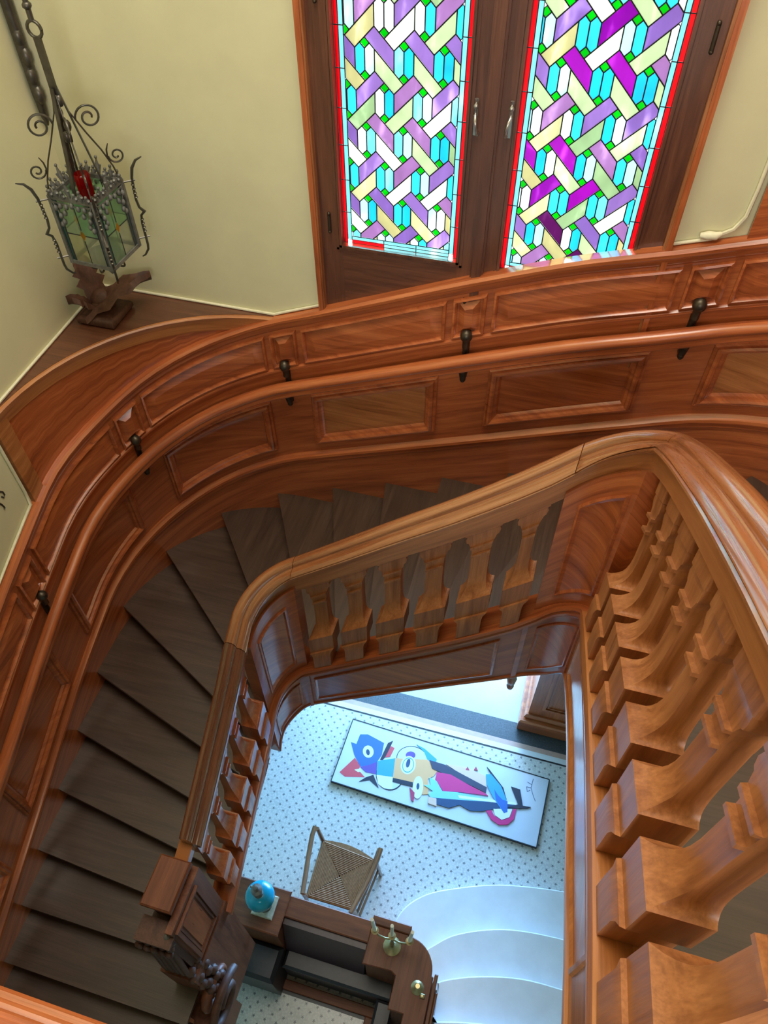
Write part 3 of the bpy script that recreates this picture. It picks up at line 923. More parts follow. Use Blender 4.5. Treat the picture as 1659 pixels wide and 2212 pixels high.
def casement(name, label, x0, x1, zb_, pattern_x, magenta, stile_l, stile_r, bottom, rnd):
    root = thing(name, ((x0 + x1) / 2, GY, zb_), label, kind='structure')
    rng = random.Random(rnd)
    zt_ = W_TOP - 0.09
    cames = MB()
    def pane(nm, poly, col, gap=0.0022, diff=0.35):
        ins = inset(poly, gap)
        m = MB()
        n = len(ins)
        m.rings([[(x, GY + 0.003, z) for x, z in ins], [(x, GY - 0.003, z) for x, z in ins]])
        m.obj(nm, glass(col, diff), root)
        o = inset(poly, -0.0008)
        i_ = inset(poly, gap + 0.0004)
        vs = [(x, GY - 0.0045, z) for x, z in o] + [(x, GY - 0.0045, z) for x, z in i_]
        cames.add(vs, [(k, (k + 1) % n, n + (k + 1) % n, n + k) for k in range(n)])
    ix0, ix1, iz0 = x0 + 0.042, x1 - 0.042, zb_ + 0.036
    for nm, p in tiles(pattern_x, -1.2455, ix0, ix1, iz0, zt_):
        mx = sum(q[0] for q in p) / len(p)
        mz = sum(q[1] for q in p) / len(p)
        lft = (mx - ix0) / (ix1 - ix0)
        if nm == 'hexagon_pane':
            w = [1, 1.5, 3, 4, 7] if lft < 0.45 and x0 < -0.5 else [4, 4, 3, 3, 2.5]
            col = rng.choices(CY, w)[0]
        elif nm == 'square_pane':
            col = GR
        elif nm == 'violet_band':
            col = rng.choice(MG) if rng.random() < magenta else rng.choice(VI)
        else:
            col = rng.choice(YE) if (lft < 0.2 or mz < -1.9) and rng.random() < 0.8 else rng.choice(PA)
        if nm == 'violet_band' and col in MG and mz < -1.75:
            col = (0.26, 0.07, 0.26)
        pane(nm, p, col)
    # borders: inner pale blue strip, outer red strip, cut by cross leads
    z = zb_
    while z < zt_ - 0.02:
        z2 = min(z + 0.158, zt_)
        for a, b, c, nm in ((x0, x0 + 0.021, RE, 'red_border'), (x0 + 0.021, x0 + 0.042, LB, 'blue_border'),
                            (x1 - 0.021, x1, RE, 'red_border'), (x1 - 0.042, x1 - 0.021, LB, 'blue_border')):
            lo = max(z, zb_ + (0.018 if nm[0] == 'b' else 0.0))
            pane(nm, [(a, lo), (b, lo), (b, z2), (a, z2)], c, 0.0016)
        z = z2
    x = x0 + 0.042
    k = 0
    while x < x1 - 0.043:
        x2 = min(x + 0.16, x1 - 0.042)
        pane('blue_border', [(x, zb_ + 0.018), (x2, zb_ + 0.018), (x2, zb_ + 0.036), (x, zb_ + 0.036)], LB, 0.0016)
        pane('red_border' if k == 0 else 'blue_border', [(x, zb_), (x2, zb_), (x2, zb_ + 0.018), (x, zb_ + 0.018)], RE if k == 0 else LB, 0.0016)
        x, k = x2, k + 1
    cames.obj('lead_cames', LEAD, root, kind='stuff')
    for nm, a, b, c, d, mt in (('stile', stile_l, x0, bottom, W_TOP - 0.01, WDK), ('stile', x1, stile_r, bottom, W_TOP - 0.01, WDK),
                               ('bottom_rail', x0, x1, bottom, zb_, WDKX), ('top_rail', x0, x1, zt_, W_TOP - 0.01, WDKX)):
        m = MB().box(a, b, GY - 0.028, GY + 0.03, c, d)
        m.obj(nm, mt, root)
    gb = MB()
    for d, t in ((0.0, 0.012), (0.016, 0.006)):
        gb.box(x0 - 0.012 - d, x0 - d, GY - 0.034 - t + 0.006, GY - 0.027, zb_ - 0.012 - d, zt_)
        gb.box(x1 + d, x1 + 0.012 + d, GY - 0.034 - t + 0.006, GY - 0.027, zb_ - 0.012 - d, zt_)
        gb.box(x0 - 0.012 - d, x1 + 0.012 + d, GY - 0.034 - t + 0.006, GY - 0.027, zb_ - 0.012 - d, zb_ - d)
    gb.obj('glazing_bead', WDK, root)
    return root
KX = GY / 3.2
w1 = casement('window_1', 'left stained glass casement with mostly pale lilac bands in a red border', -1.125, -0.560, -2.078, -0.8335, 0.04, -1.232, -0.487, -2.44, 3)
w2 = casement('window_2', 'right stained glass casement with vivid magenta bands in a red border', -0.352, 0.219, -2.092, -0.2185 + W, 0.34, -0.424, 0.335, -2.46, 5)
# box stop between the casements, and casing
cs = thing('trim_7', (-0.445, 3.19, -2.46), kind='structure')
MB().box(-0.487, -0.424, GY - 0.045, GY + 0.03, -2.5, W_TOP, 0.006).obj('meeting_stile', WDK, cs)
MB().box(-0.478, -0.434, GY - 0.058, GY - 0.044, -2.5, W_TOP, 0.005).obj('astragal', WDK, cs)
MB().box(-1.262, -1.238, 3.155, 3.30, -2.5, 1.0).box(0.348, 0.372, 3.155, 3.30, -2.5, 1.0).obj('casing_board', WZ, cs)
MB().box(-1.238, -1.231, 3.165, 3.30, -2.5, W_TOP).box(0.336, 0.348, 3.165, 3.30, -2.5, W_TOP).obj('jamb_bead', WBAL, cs)
MB().box(-1.30, 0.41, 3.15, 3.30, W_TOP, W_TOP + 0.12).obj('head_casing', WX, cs)
MB().box(-1.24, 0.35, 3.205, 3.30, -2.56, -2.455).obj('window_sill', WDKX, cs)
for x, z in ((-1.184, -1.97), (0.30, -1.045), (-1.184, -1.0)):
    m = MB().tube([(x, GY - 0.034, z - 0.04), (x, GY - 0.034, z + 0.04)], 0.008, 8)
    m.ball((x, GY - 0.034, z + 0.046), 0.009, 8, 5)
    m.ball((x, GY - 0.034, z - 0.046), 0.009, 8, 5)
    m.obj('hinge', BRONZE, cs, smooth=60)
def handle(parent, x, z, bend):
    y, q = GY - 0.03, 0.62
    m = MB()
    m.lathe([(r * q, h * q) for r, h in ((0.010, -0.012), (0.014, -0.006), (0.006, 0.0), (0.006, 0.03), (0.013, 0.036), (0.017, 0.052), (0.012, 0.064), (0.005, 0.07), (0.005, 0.085), (0.013, 0.097))], (x, y - 0.016, z + 0.02), 12)
    m.tube([(x, y - 0.016, z + 0.015), (x - bend * 0.004, y - 0.036, z + 0.004), (x - bend * 0.008, y - 0.042, z - 0.02), (x - bend * 0.012, y - 0.030, z - 0.042), (x - bend * 0.013, y - 0.018, z - 0.055)],
           [0.007, 0.006, 0.005, 0.006, 0.006], 8)
    m.box(x - 0.006, x + 0.006, y - 0.008, y + 0.004, z - 0.068, z + 0.075)
    m.ball((x - bend * 0.013, y - 0.012, z - 0.06), 0.009, 10, 6)
    m.obj('pull_handle', STEEL, parent, smooth=60)
handle(w2, -0.379, -1.405, 1)
handle(w1, -0.522, -1.41, -1)
MB().tube([(-0.497, GY - 0.05, -2.44), (-0.497, GY - 0.05, -2.25)], 0.012, 8).box(-0.515, -0.478, GY - 0.045, GY - 0.02, -2.44, -2.3).obj('floor_bolt', BRONZE, w1, smooth=50)

# ================================================================ LANTERN IN THE CORNER
lx, ly, lt, lbz = -2.185, 2.80, -1.735, -2.055
rot = radians(-4)
def LP(ax, ay, z):
    return (lx + ax * cos(rot) - ay * sin(rot), ly + ax * sin(rot) + ay * cos(rot), z)
lan = thing('hanging_lantern', (lx, ly, lbz - 0.12), 'square wrought iron lantern with coloured glass hanging in the wall corner', 'lantern')
hs = 0.112
fr = MB()
cor = [(-hs, -hs), (hs, -hs), (hs, hs), (-hs, hs)]
for i, (x, y) in enumerate(cor):
    x2, y2 = cor[(i + 1) % 4]
    fr.bar(LP(x, y, lt + 0.008), LP(x, y, lbz - 0.008), 0.016, 0.016, (1, 0, 0))
    for z in (lt, lbz):
        fr.bar(LP(x, y, z), LP(x2, y2, z), 0.018, 0.012)
fr.obj('frame', SILV, lan)
GC = [((0.45, 0.80, 0.62), (0.62, 0.84, 0.68), (0.90, 0.94, 0.66), (0.84, 0.90, 0.78)), ((0.48, 0.78, 0.60), (0.42, 0.74, 0.58), (0.55, 0.76, 0.62), (0.84, 0.88, 0.94))]
for i in range(4):
    (x, y), (x2, y2) = cor[i], cor[(i + 1) % 4]
    def FP(s, t, d=0.0):
        return LP(x + (x2 - x) * s, y + (y2 - y) * s, lbz + (lt - lbz) * t)
    g = GC[i % 2]
    pcs = [(0.13, 0.03, 0.5, 0.44, 0.5, 0.03, 0.13, 0.46, g[2]), None]
    polys = [([(0.13, 0.03), (0.5, 0.03), (0.5, 0.40), (0.44, 0.47), (0.13, 0.47)], g[2]), ([(0.5, 0.03), (0.87, 0.03), (0.87, 0.47), (0.56, 0.47), (0.5, 0.40)], g[3]),
             ([(0.13, 0.47), (0.44, 0.47), (0.5, 0.54), (0.5, 0.97), (0.13, 0.97)], g[1]), ([(0.5, 0.54), (0.56, 0.47), (0.87, 0.47), (0.87, 0.97), (0.5, 0.97)], g[0]),
             ([(0.5, 0.385), (0.565, 0.47), (0.5, 0.555), (0.435, 0.47)], (0.9, 0.38, 0.02)),
             ([(0.04, 0.03), (0.12, 0.03), (0.12, 0.97), (0.04, 0.97)], (0.10, 0.28, 0.34)), ([(0.88, 0.03), (0.96, 0.03), (0.96, 0.97), (0.88, 0.97)], (0.30, 0.34, 0.50))]
    for pl_, c in polys:
        m = MB().add([FP(s, t) for s, t in pl_], [tuple(range(len(pl_)))])
        m.obj('glass_pane', glass(c, 0.55), lan)
    lead = MB()
    for a, b in (((0.5, 0.03), (0.5, 0.385)), ((0.5, 0.555), (0.5, 0.97)), ((0.13, 0.47), (0.435, 0.47)), ((0.565, 0.47), (0.87, 0.47)), ((0.125, 0.03), (0.125, 0.97)), ((0.875, 0.03), (0.875, 0.97))):
        lead.bar(FP(*a), FP(*b), 0.004, 0.004)
    lead.obj('lead_strip', LEAD, lan)
    # leaf crest above the rim and leaf tracery hanging below it
    cr = MB()
    ox, oy = (x + x2) / 2 / hs, (y + y2) / 2 / hs
    for q in range(7):
        s = 0.08 + 0.14 * q
        hgt = 0.035 + (0.05 if q == 3 else 0.018 if q in (1, 5) else 0.0)
        p = FP(s, 1.0)
        tip = LP(x + (x2 - x) * s + ox * 0.012, y + (y2 - y) * s + oy * 0.012, lt + hgt)
        cr.tube([p, ((p[0] + tip[0]) / 2, (p[1] + tip[1]) / 2, (p[2] + tip[2]) / 2), tip], [0.006, 0.011, 0.002], 6)
        cr.ball(tip, 0.008, 6, 4)
        for sg in (-1, 1):
            t2 = LP(x + (x2 - x) * (s + 0.05 * sg) + ox * 0.012, y + (y2 - y) * (s + 0.05 * sg) + oy * 0.012, lt + hgt * 0.62)
            cr.tube([p, t2], [0.004, 0.006], 5)
    cr.obj('leaf_crest', SILV, lan, smooth=60)
    tr_ = MB()
    for s, t in ((0.1, 0.86), (0.16, 0.75), (0.22, 0.9), (0.28, 0.8), (0.14, 0.62), (0.9, 0.86), (0.84, 0.74), (0.78, 0.9), (0.72, 0.8), (0.86, 0.6), (0.36, 0.9), (0.64, 0.9), (0.5, 0.93), (0.2, 0.66), (0.8, 0.65)):
        px = LP(x + (x2 - x) * s + ox * 0.008, y + (y2 - y) * s + oy * 0.008, lbz + (lt - lbz) * t)
        tr_.ball(px, 0.0115, 6, 4, (1, 1, 1.3))
    for a, b in (((0.05, 0.97), (0.22, 0.66)), ((0.95, 0.97), (0.78, 0.65)), ((0.05, 0.95), (0.5, 0.92)), ((0.95, 0.95), (0.5, 0.92))):
        tr_.bar(LP(x + (x2 - x) * a[0] + ox * .008, y + (y2 - y) * a[0] + oy * .008, lbz + (lt - lbz) * a[1]), LP(x + (x2 - x) * b[0] + ox * .008, y + (y2 - y) * b[0] + oy * .008, lbz + (lt - lbz) * b[1]), 0.006, 0.004)
    tr_.obj('leaf_tracery', SILV, lan, smooth=60)
# corner bars with curled ends, standing off the frame
for x, y in cor:
    dx, dy = x / hs / math.sqrt(2), y / hs / math.sqrt(2)
    def CP(d, z):
        return LP(x + dx * d, y + dy * d, z)
    m = MB()
    pts = [CP(0.115, lt + 0.085), CP(0.085, lt + 0.075), CP(0.062, lt + 0.045), CP(0.05, lt), CP(0.046, lt - 0.05), CP(0.043, lt - 0.10), CP(0.048, lt - 0.14), CP(0.066, lt - 0.165),
           CP(0.048, lt - 0.18), CP(0.042, lt - 0.22), CP(0.042, lbz + 0.03), CP(0.042, lbz - 0.01), CP(0.038, lbz - 0.035), CP(0.018, lbz - 0.06), CP(0.002, lbz - 0.065)]
    m.tube(pts, [0.003, 0.006, 0.0075, 0.0065, 0.006, 0.006, 0.006, 0.009, 0.006, 0.006, 0.006, 0.006, 0.006, 0.005, 0.003], 6)
    for z in (lt - 0.03, lt - 0.05, lt - 0.07, lt - 0.09, lt - 0.2, lt - 0.22, lt - 0.24, lt - 0.26):
        m.ball(CP(0.046, z), 0.0095, 6, 4, (1, 1, 0.5))
    for z in (lt - 0.01, lbz + 0.03):
        m.tube([CP(0.0, z), CP(0.062, z)], 0.004, 5)
    m.obj('corner_bar', IRON, lan, smooth=60)
    # long stay rising to the hook, ending in a big scroll, with a small scroll half-way
    sm = MB()
    e = Vector(LP(x + dx, y + dy, 0)) - Vector(LP(x, y, 0))
    e.normalize()
    uz = Vector((0, 0, 1))
    rr = hs * math.sqrt(2)
    sm.tube([CP(0.0, lt), CP(-0.015, lt + 0.07), CP(-0.045, lt + 0.15), CP(-0.085, lt + 0.23), CP(-0.112, lt + 0.29)], 0.0038, 6)
    sm.tube(spiral(Vector(CP(-0.112 + 0.055, lt + 0.29)), e, -uz, 0.055, 0.012, 1.55, 32, pi), 0.0048, 6)
    sm.tube([CP(-0.112, lt + 0.29), CP(-0.13, lt + 0.33), CP(-0.147, lt + 0.40)], 0.0032, 6)
    sm.tube(spiral(Vector(CP(0.012, lt + 0.115)), e, uz, 0.036, 0.008, 1.4, 26, pi), 0.0042, 6)
    sm.tube([Vector(CP(-0.028, lt + 0.11)), Vector(CP(-0.024, lt + 0.145)), Vector(CP(-0.012, lt + 0.17))], [0.004, 0.004, 0.002], 5)
    sm.obj('scroll_stay', IRON, lan, smooth=60)
st_ = MB()
for q in range(3):
    a = 2 * pi * q / 3 + 0.5
    st_.bar((lx + 0.085 * cos(a), ly + 0.085 * sin(a), lt + 0.0), (lx + 0.012 * cos(a), ly + 0.012 * sin(a), -1.31), 0.016, 0.006, (cos(a + pi / 2), sin(a + pi / 2), 0))
for q in range(4):
    st_.ball((lx + 0.01 * (-1) ** q, ly, -1.36 - 0.05 * q), 0.016, 8, 5, (1, 1, 1.6))
st_.bar((lx, ly, -1.34), (lx, ly, -1.125), 0.03, 0.012, (1, 0, 0))
st_.tube(spiral((lx, ly, -1.10), (1, 0, 0), (0, 0, 1), 0.03, 0.03, 1.0, 14, 0), 0.007, 6)
st_.tube([(lx, ly, -1.07), (lx, ly, -0.72)], 0.011, 8)
for q in range(5):
    st_.ball((lx, ly, -0.80 - 0.055 * q), 0.019, 8, 5, (1, 1, 0.8))
st_.obj('hanging_strap', IRON, lan, smooth=60)
MB().lathe([(0.03, 0.0), (0.034, 0.01), (0.034, 0.20), (0.03, 0.21)], (lx, ly, lt - 0.14), 14).obj('red_glass_tube', glass((0.6, 0.03, 0.04), 0.6), lan, smooth=60)
MB().lathe([(0.10, 0.0), (0.10, 0.006)], (lx, ly, lbz), 4).lathe([(0.004, -0.115), (0.016, -0.095), (0.01, -0.075), (0.028, -0.05), (0.02, -0.03), (0.05, -0.008), (0.05, 0.0)], (lx, ly, lbz), 12).obj('bottom_finial', SILV, lan, smooth=50)
bs_ = MB()
for q in range(8):
    a = 2 * pi * q / 8
    e = Vector((cos(a), sin(a), 0))
    bs_.tube(spiral(Vector((lx, ly, lbz - 0.045)) + e * 0.07, e, (0, 0, 1), 0.032, 0.006, 1.2, 14, 1.0), 0.005, 5)
bs_.obj('bottom_scroll', IRON, lan, smooth=60)
# iron arm on the wall corner from which it hangs
arm = thing('lantern_arm', (-2.58, 3.18, -1.66), 'black wrought iron arm fixed upright in the wall corner above the lantern', 'bracket')
MB().tube([(-2.575, 3.175, -1.665), (-2.57, 3.17, -1.62), (-2.565, 3.165, -1.52), (-2.565, 3.165, -1.3), (-2.565, 3.165, -0.7)], [0.006, 0.018, 0.024, 0.026, 0.026], 8).obj('wall_bar', IRON, arm, smooth=60)
MB().bar((-2.57, 3.17, -0.72), (lx, ly, -0.70), 0.035, 0.02).tube([(-2.55, 3.15, -1.12), (-2.45, 3.05, -0.95), (-2.3, 2.92, -0.80), (lx, ly, -0.73)], 0.012, 8).obj('arm', IRON, arm, smooth=60)
am = MB()
for q in range(4):
    am.ball((-2.56 + 0.008 * (q % 2), 3.16, -1.28 - 0.08 * q), 0.03, 8, 5, (0.9, 0.9, 1.5))
am.obj('leaf_boss', IRON, arm, smooth=60)

# carved leaf ornament lying on the corner shelf
orn = thing('carved_ornament', (-2.45, 3.02, ZS), 'brown carved wooden acanthus ornament resting on the corner shelf below the lantern', 'ornament')
def leaf(m, base, tip, width, lift, lobes=5):
    base, tip = Vector(base), Vector(tip)
    d = tip - base
    L = d.length
    d.normalize()
    s = d.cross(Vector((0, 0, 1))).normalized()
    n = 12
    rows = []
    for i in range(n + 1):
        t = i / n
        w = width * (sin(pi * (0.12 + 0.86 * t)) ** 0.8) * (0.78 + 0.22 * cos(2 * pi * lobes * t))
        p = base + d * (L * t) + Vector((0, 0, lift * sin(pi * t * 0.75)))
        rows.append([p - s * w + Vector((0, 0, -0.012)), p - s * w * 0.5 + Vector((0, 0, 0.012)), p + Vector((0, 0, -0.004)), p + s * w * 0.5 + Vector((0, 0, 0.012)), p + s * w + Vector((0, 0, -0.012)),
                     p + s * w * 0.5 + Vector((0, 0, -0.03)), p + Vector((0, 0, -0.04)), p - s * w * 0.5 + Vector((0, 0, -0.03))])
    m.rings(rows)
m = MB()
leaf(m, (-2.44, 2.96, ZS + 0.05), (-2.57, 3.05, ZS + 0.27), 0.085, 0.06)
leaf(m, (-2.44, 2.94, ZS + 0.04), (-2.555, 2.84, ZS + 0.13), 0.07, 0.05)
m.obj('leaf', WCARV, orn, smooth=50)
m = MB()
leaf(m, (-2.50, 2.86, ZS + 0.04), (-2.20, 3.12, ZS + 0.15), 0.11, 0.07, 3)
m.obj('leaf', WCARV, orn, smooth=50)
m = MB().box(-2.54, -2.32, 2.84, 3.06, ZS + 0.002, ZS + 0.05, 0.012).ball((-2.44, 2.98, ZS + 0.09), 0.065, 10, 6, (1.2, 1, 0.9))
m.obj('boss', WCARV, orn, smooth=50)
# ================================================================ HALL: marble steps
ms = thing('marble_steps', (0.6, 0.8, ZF), 'white marble stair flight with wide rounded lower steps beside the bench', 'steps')
EDGE = [
    [(-0.33, 1.24), (-0.355, 1.32), (-0.345, 1.435), (-0.27, 1.574), (-0.104, 1.713), (0.169, 1.837), (0.40, 1.92), (0.641, 1.978), (1.016, 2.036), (1.35, 2.055), (1.66, 2.05)],
    [(-0.07, 1.19), (-0.05, 1.235), (0.009, 1.293), (0.153, 1.41), (0.413, 1.526), (0.683, 1.593), (1.041, 1.625), (1.35, 1.625), (1.66, 1.60)],
    [(0.115, 0.80), (0.108, 0.98), (0.12, 1.035), (0.381, 1.142), (0.723, 1.222), (1.054, 1.237), (1.35, 1.23), (1.66, 1.20)],
    [(0.115, 0.52), (0.125, 0.735), (0.15, 0.75), (0.433, 0.819), (0.75, 0.86), (1.1, 0.87), (1.4, 0.86), (1.66, 0.84)],
    [(0.115, 0.20), (0.125, 0.40), (0.433, 0.45), (0.75, 0.48), (1.1, 0.49), (1.66, 0.47)],
    [(0.115, -0.1), (0.125, 0.03), (0.433, 0.08), (0.75, 0.10), (1.1, 0.11), (1.66, 0.10)]]
def smooth_poly(p, n=5):
    out = []
    for i in range(len(p) - 1):
        p0, p1, p2, p3 = (Vector(p[max(i - 1, 0)]), Vector(p[i]), Vector(p[i + 1]), Vector(p[min(i + 2, len(p) - 1)]))
        for j in range(n):
            t = j / n
            out.append(tuple(0.5 * ((2 * p1) + (p2 - p0) * t + (2 * p0 - 5 * p1 + 4 * p2 - p3) * t * t + (3 * p1 - p0 - 3 * p2 + p3) * t**3)))
    out.append(tuple(p[-1]))
    return out
for k, e in enumerate(EDGE):
    e = smooth_poly(e)
    along = [(0.115, -0.6), (0.115, 0.975), (0.062, 0.98), (0.052, 1.03), (0.006, 1.11), (-0.065, 1.168)]
    poly = e + [(1.66, -0.6)] + (along + [(-0.162, 1.18), (-0.162, 1.236)] if k == 0 else along if k == 1 else [(0.115, -0.6)])
    z1 = ZF + 0.16 * (k + 1)
    a = sum(poly[i][0] * poly[(i + 1) % len(poly)][1] - poly[(i + 1) % len(poly)][0] * poly[i][1] for i in range(len(poly)))
    if a < 0:
        poly = poly[::-1]
    m = MB()
    r_in = inset(poly, 0.022)
    m.rings([[(x, y, z1 - 0.16) for x, y in r_in], [(x, y, z1 - 0.05) for x, y in r_in], [(x, y, z1 - 0.04) for x, y in poly], [(x, y, z1 - 0.012) for x, y in poly], [(x, y, z1) for x, y in inset(poly, 0.01)]])
    m.obj('step', MARBLE, ms, smooth=35)

# ================================================================ HALL: bench with high parapet
zt0 = -6.4
hb = thing('hall_bench', (-0.6, 0.85, ZF), 'dark wooden built-in hall bench with high back and rounded corner post', 'bench')
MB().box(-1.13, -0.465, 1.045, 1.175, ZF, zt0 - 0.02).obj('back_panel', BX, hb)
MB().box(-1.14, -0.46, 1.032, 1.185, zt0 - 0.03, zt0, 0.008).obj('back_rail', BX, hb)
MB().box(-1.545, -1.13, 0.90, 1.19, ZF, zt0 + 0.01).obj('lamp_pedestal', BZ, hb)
MB().box(-1.56, -1.115, 0.885, 1.205, zt0 + 0.01, zt0 + 0.035, 0.008).obj('pedestal_top', BX, hb)
MB().box(-0.47, -0.175, 1.165, 1.225, ZF, zt0 + 0.02, 0.006).obj('crest_board', BX, hb)
arcp = [(-0.17 + 0.21 * cos(a), 0.955 + 0.205 * sin(a)) for a in [pi / 2 - pi / 2 * i / 10 for i in range(11)]]
top = [(-0.465, 1.165), (-0.17, 1.165)] + arcp[1:] + [(0.055, 0.95), (0.055, 0.42), (-0.10, 0.42), (-0.10, 0.675), (-0.212, 0.675), (-0.212, 0.885), (-0.25, 0.905), (-0.465, 0.895)]
MB().prism(top, zt0 - 0.035, zt0, 0.006).obj('corner_top', BY, hb)
body = [(-0.45, 1.15), (-0.17, 1.15)] + [(x * 0.97 - 0.006, y - 0.012) for x, y in arcp[1:]] + [(0.035, 0.94), (0.035, 0.44), (-0.085, 0.44), (-0.085, 0.69), (-0.195, 0.69), (-0.195, 0.90), (-0.45, 0.91)]
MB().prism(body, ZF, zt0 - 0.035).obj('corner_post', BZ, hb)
MB().box(0.06, 0.085, 0.55, 0.965, ZF, zt0 + 0.06, 0.006).box(0.085, 0.105, 0.35, 0.86, ZF, zt0 + 0.03, 0.006).obj('side_board', BY, hb)
bk = MB()
bk.rings([[(-1.12, 0.99, -6.44), (-1.12, 0.905, -6.98), (-1.12, 1.04, -6.98), (-1.12, 1.04, -6.44)], [(-0.47, 0.99, -6.44), (-0.47, 0.905, -6.98), (-0.47, 1.04, -6.98), (-0.47, 1.04, -6.44)]])
bk.obj('back_cushion', LEATHP, hb)
MB().box(-1.115, -0.215, 0.785, 0.93, -7.06, -6.985, 0.02).obj('seat_cushion', LEATHER, hb)
MB().box(-1.12, -0.21, 0.80, 1.04, ZF, -7.06).obj('seat_box', LEATHER, hb)
MB().box(-1.60, -1.125, 0.64, 0.895, ZF, -6.86, 0.03).obj('bench_end', LEATHER, hb)
MB().box(-0.33, -0.19, 0.30, 0.78, -7.06, -6.985, 0.02).box(-0.32, -0.2, 0.30, 0.78, ZF, -7.06).obj('side_seat', LEATHER, hb)
sl = MB().box(-1.40, -0.34, 0.69, 0.765, ZF, ZF + 0.05, 0.006).obj('foot_rail', BX, hb)
MB().box(-0.41, -0.34, 0.30, 0.69, ZF, ZF + 0.05, 0.006).obj('foot_rail', BY, hb)
MB().box(-1.40, -0.41, 0.665, 0.69, ZF, ZF + 0.012).obj('dark_strip', LEATHER, hb)

# brass pieces on the rounded corner
cd = thing('candelabra', (-0.285, 1.06, zt0), 'three-armed brass candelabra with pale candles on the bench corner', 'candelabra')
cx0, cy0 = -0.285, 1.06
MB().lathe([(0.064, 0), (0.066, 0.008), (0.05, 0.016), (0.03, 0.024), (0.012, 0.04), (0.011, 0.10), (0.018, 0.12), (0.010, 0.14), (0.010, 0.28), (0.016, 0.30), (0.008, 0.32)], (cx0, cy0, zt0), 18).obj('base', BRASS, cd, smooth=50)
for s in (-1, 0, 1):
    x = cx0 + 0.125 * s
    zc = zt0 + 0.36
    m = MB()
    if s:
        m.tube([(cx0, cy0, zt0 + 0.26), (cx0 + 0.05 * s, cy0, zt0 + 0.22), (cx0 + 0.10 * s, cy0, zt0 + 0.25), (x, cy0, zc)], 0.007, 8)
    else:
        m.tube([(cx0, cy0, zt0 + 0.3), (x, cy0, zc)], 0.008, 8)
    m.lathe([(0.006, 0), (0.026, 0.01), (0.028, 0.016), (0.014, 0.02), (0.015, 0.045)], (x, cy0, zc), 12)
    m.obj('arm', BRASS, cd, smooth=50)
    MB().tube([(x, cy0, zc + 0.03), (x + 0.015 * s, cy0, zc + 0.34)], [0.0135, 0.012], 10).obj('candle', WAX, cd, smooth=50)
MB().lathe([(0.046, 0), (0.048, 0.006), (0.030, 0.016), (0.012, 0.03), (0.012, 0.06), (0.022, 0.075), (0.026, 0.10), (0.018, 0.105), (0.016, 0.095)], (-0.042, 0.855, zt0), 16).box(-0.012, 0.022, 0.80, 0.83, zt0, zt0 + 0.02, 0.004).obj(
    'brass_candlestick', BRASS, smooth=50, loc=(-0.042, 0.855, zt0), label='small empty brass candlestick on the bench top nearer than the candelabra', cat='candlestick')

# turquoise oil lamp
ol = thing('oil_lamp', (-1.27, 1.055, zt0 + 0.035), 'turquoise glass oil lamp on a cream square base standing on the bench pedestal', 'lamp')
bx, by, bz = -1.275, 1.055, zt0 + 0.035
MB().box(bx - 0.082, bx + 0.082, by - 0.082, by + 0.082, bz, bz + 0.035, 0.006).obj('base', CREAMB, ol)
MB().lathe([(0.055, 0.035), (0.04, 0.06), (0.018, 0.09), (0.016, 0.19), (0.03, 0.21)], (bx, by, bz), 14).obj('stem', SILV, ol, smooth=50)
TURQ = plain('turquoise_glass', (0.008, 0.27, 0.40), 0.12, 0, 0.15, 12)
MB().lathe([(0.03, 0.20), (0.075, 0.225), (0.102, 0.27), (0.108, 0.31), (0.098, 0.345), (0.07, 0.37), (0.035, 0.385)], (bx, by, bz), 24).obj('oil_bowl', TURQ, ol, smooth=60)
MB().lathe([(0.034, 0.38), (0.036, 0.40), (0.028, 0.41), (0.03, 0.46), (0.042, 0.48), (0.042, 0.49), (0.02, 0.50), (0.018, 0.56), (0.008, 0.565)], (bx, by, bz), 14).tube([(bx, by, bz + 0.47), (bx - 0.05, by + 0.01, bz + 0.49)], [0.005, 0.008], 8).obj('burner', SILV, ol, smooth=50)

# ================================================================ HALL: rush-seated stool with side rails
sq = [Vector((-1.108, 1.80)), Vector((-0.639, 1.764)), Vector((-0.698, 1.332)), Vector((-1.099, 1.330))]
cen = sum(sq, Vector((0, 0))) / 4
sto = thing('rush_stool', (cen.x, cen.y, ZF), 'wooden stool with rush seat and raised curved side rails in front of the bench', 'stool')
zs = ZF + 0.45
def bulge(a, b, d, n=6):
    e = b - a
    nn = Vector((e.y, -e.x)).normalized()
    if nn.dot((a + b) / 2 - cen) < 0:
        nn = -nn
    return [a + e * (i / n) + nn * d * sin(pi * i / n) for i in range(n + 1)]
for i in range(4):
    a, b = sq[i], sq[(i + 1) % 4]
    ed = bulge(a, b, (0.035, 0.0, 0.0, 0.01)[i])
    m = MB()
    off = 0.006
    sh = (cen - (a + b) / 2).normalized() * -off
    n = len(ed)
    vs = [(cen.x + sh.x, cen.y + sh.y, zs - 0.006)] + [(p.x, p.y, zs + 0.008) for p in ed] + [(p.x, p.y, zs - 0.03) for p in ed]
    fs = [(0, k + 2, k + 1) for k in range(n - 1)] + [(k + 1, k + 2, n + k + 2, n + k + 1) for k in range(n - 1)]
    m.add(vs, fs)
    # woven strands
    for r in range(1, 17):
        t = r / 17.0
        p0, p1 = cen.lerp(a, t), cen.lerp(b, t)
        m.tube([(p0.x, p0.y, zs - 0.004 + 0.012 * t), (p1.x, p1.y, zs - 0.004 + 0.012 * t)], 0.0062, 5)
    m.obj('seat_quarter', RUSH, sto, smooth=50)
MB().prism([tuple(cen.lerp(v, 0.97)) for v in sq], zs - 0.04, zs - 0.022).obj('seat_base', WCARV, sto)
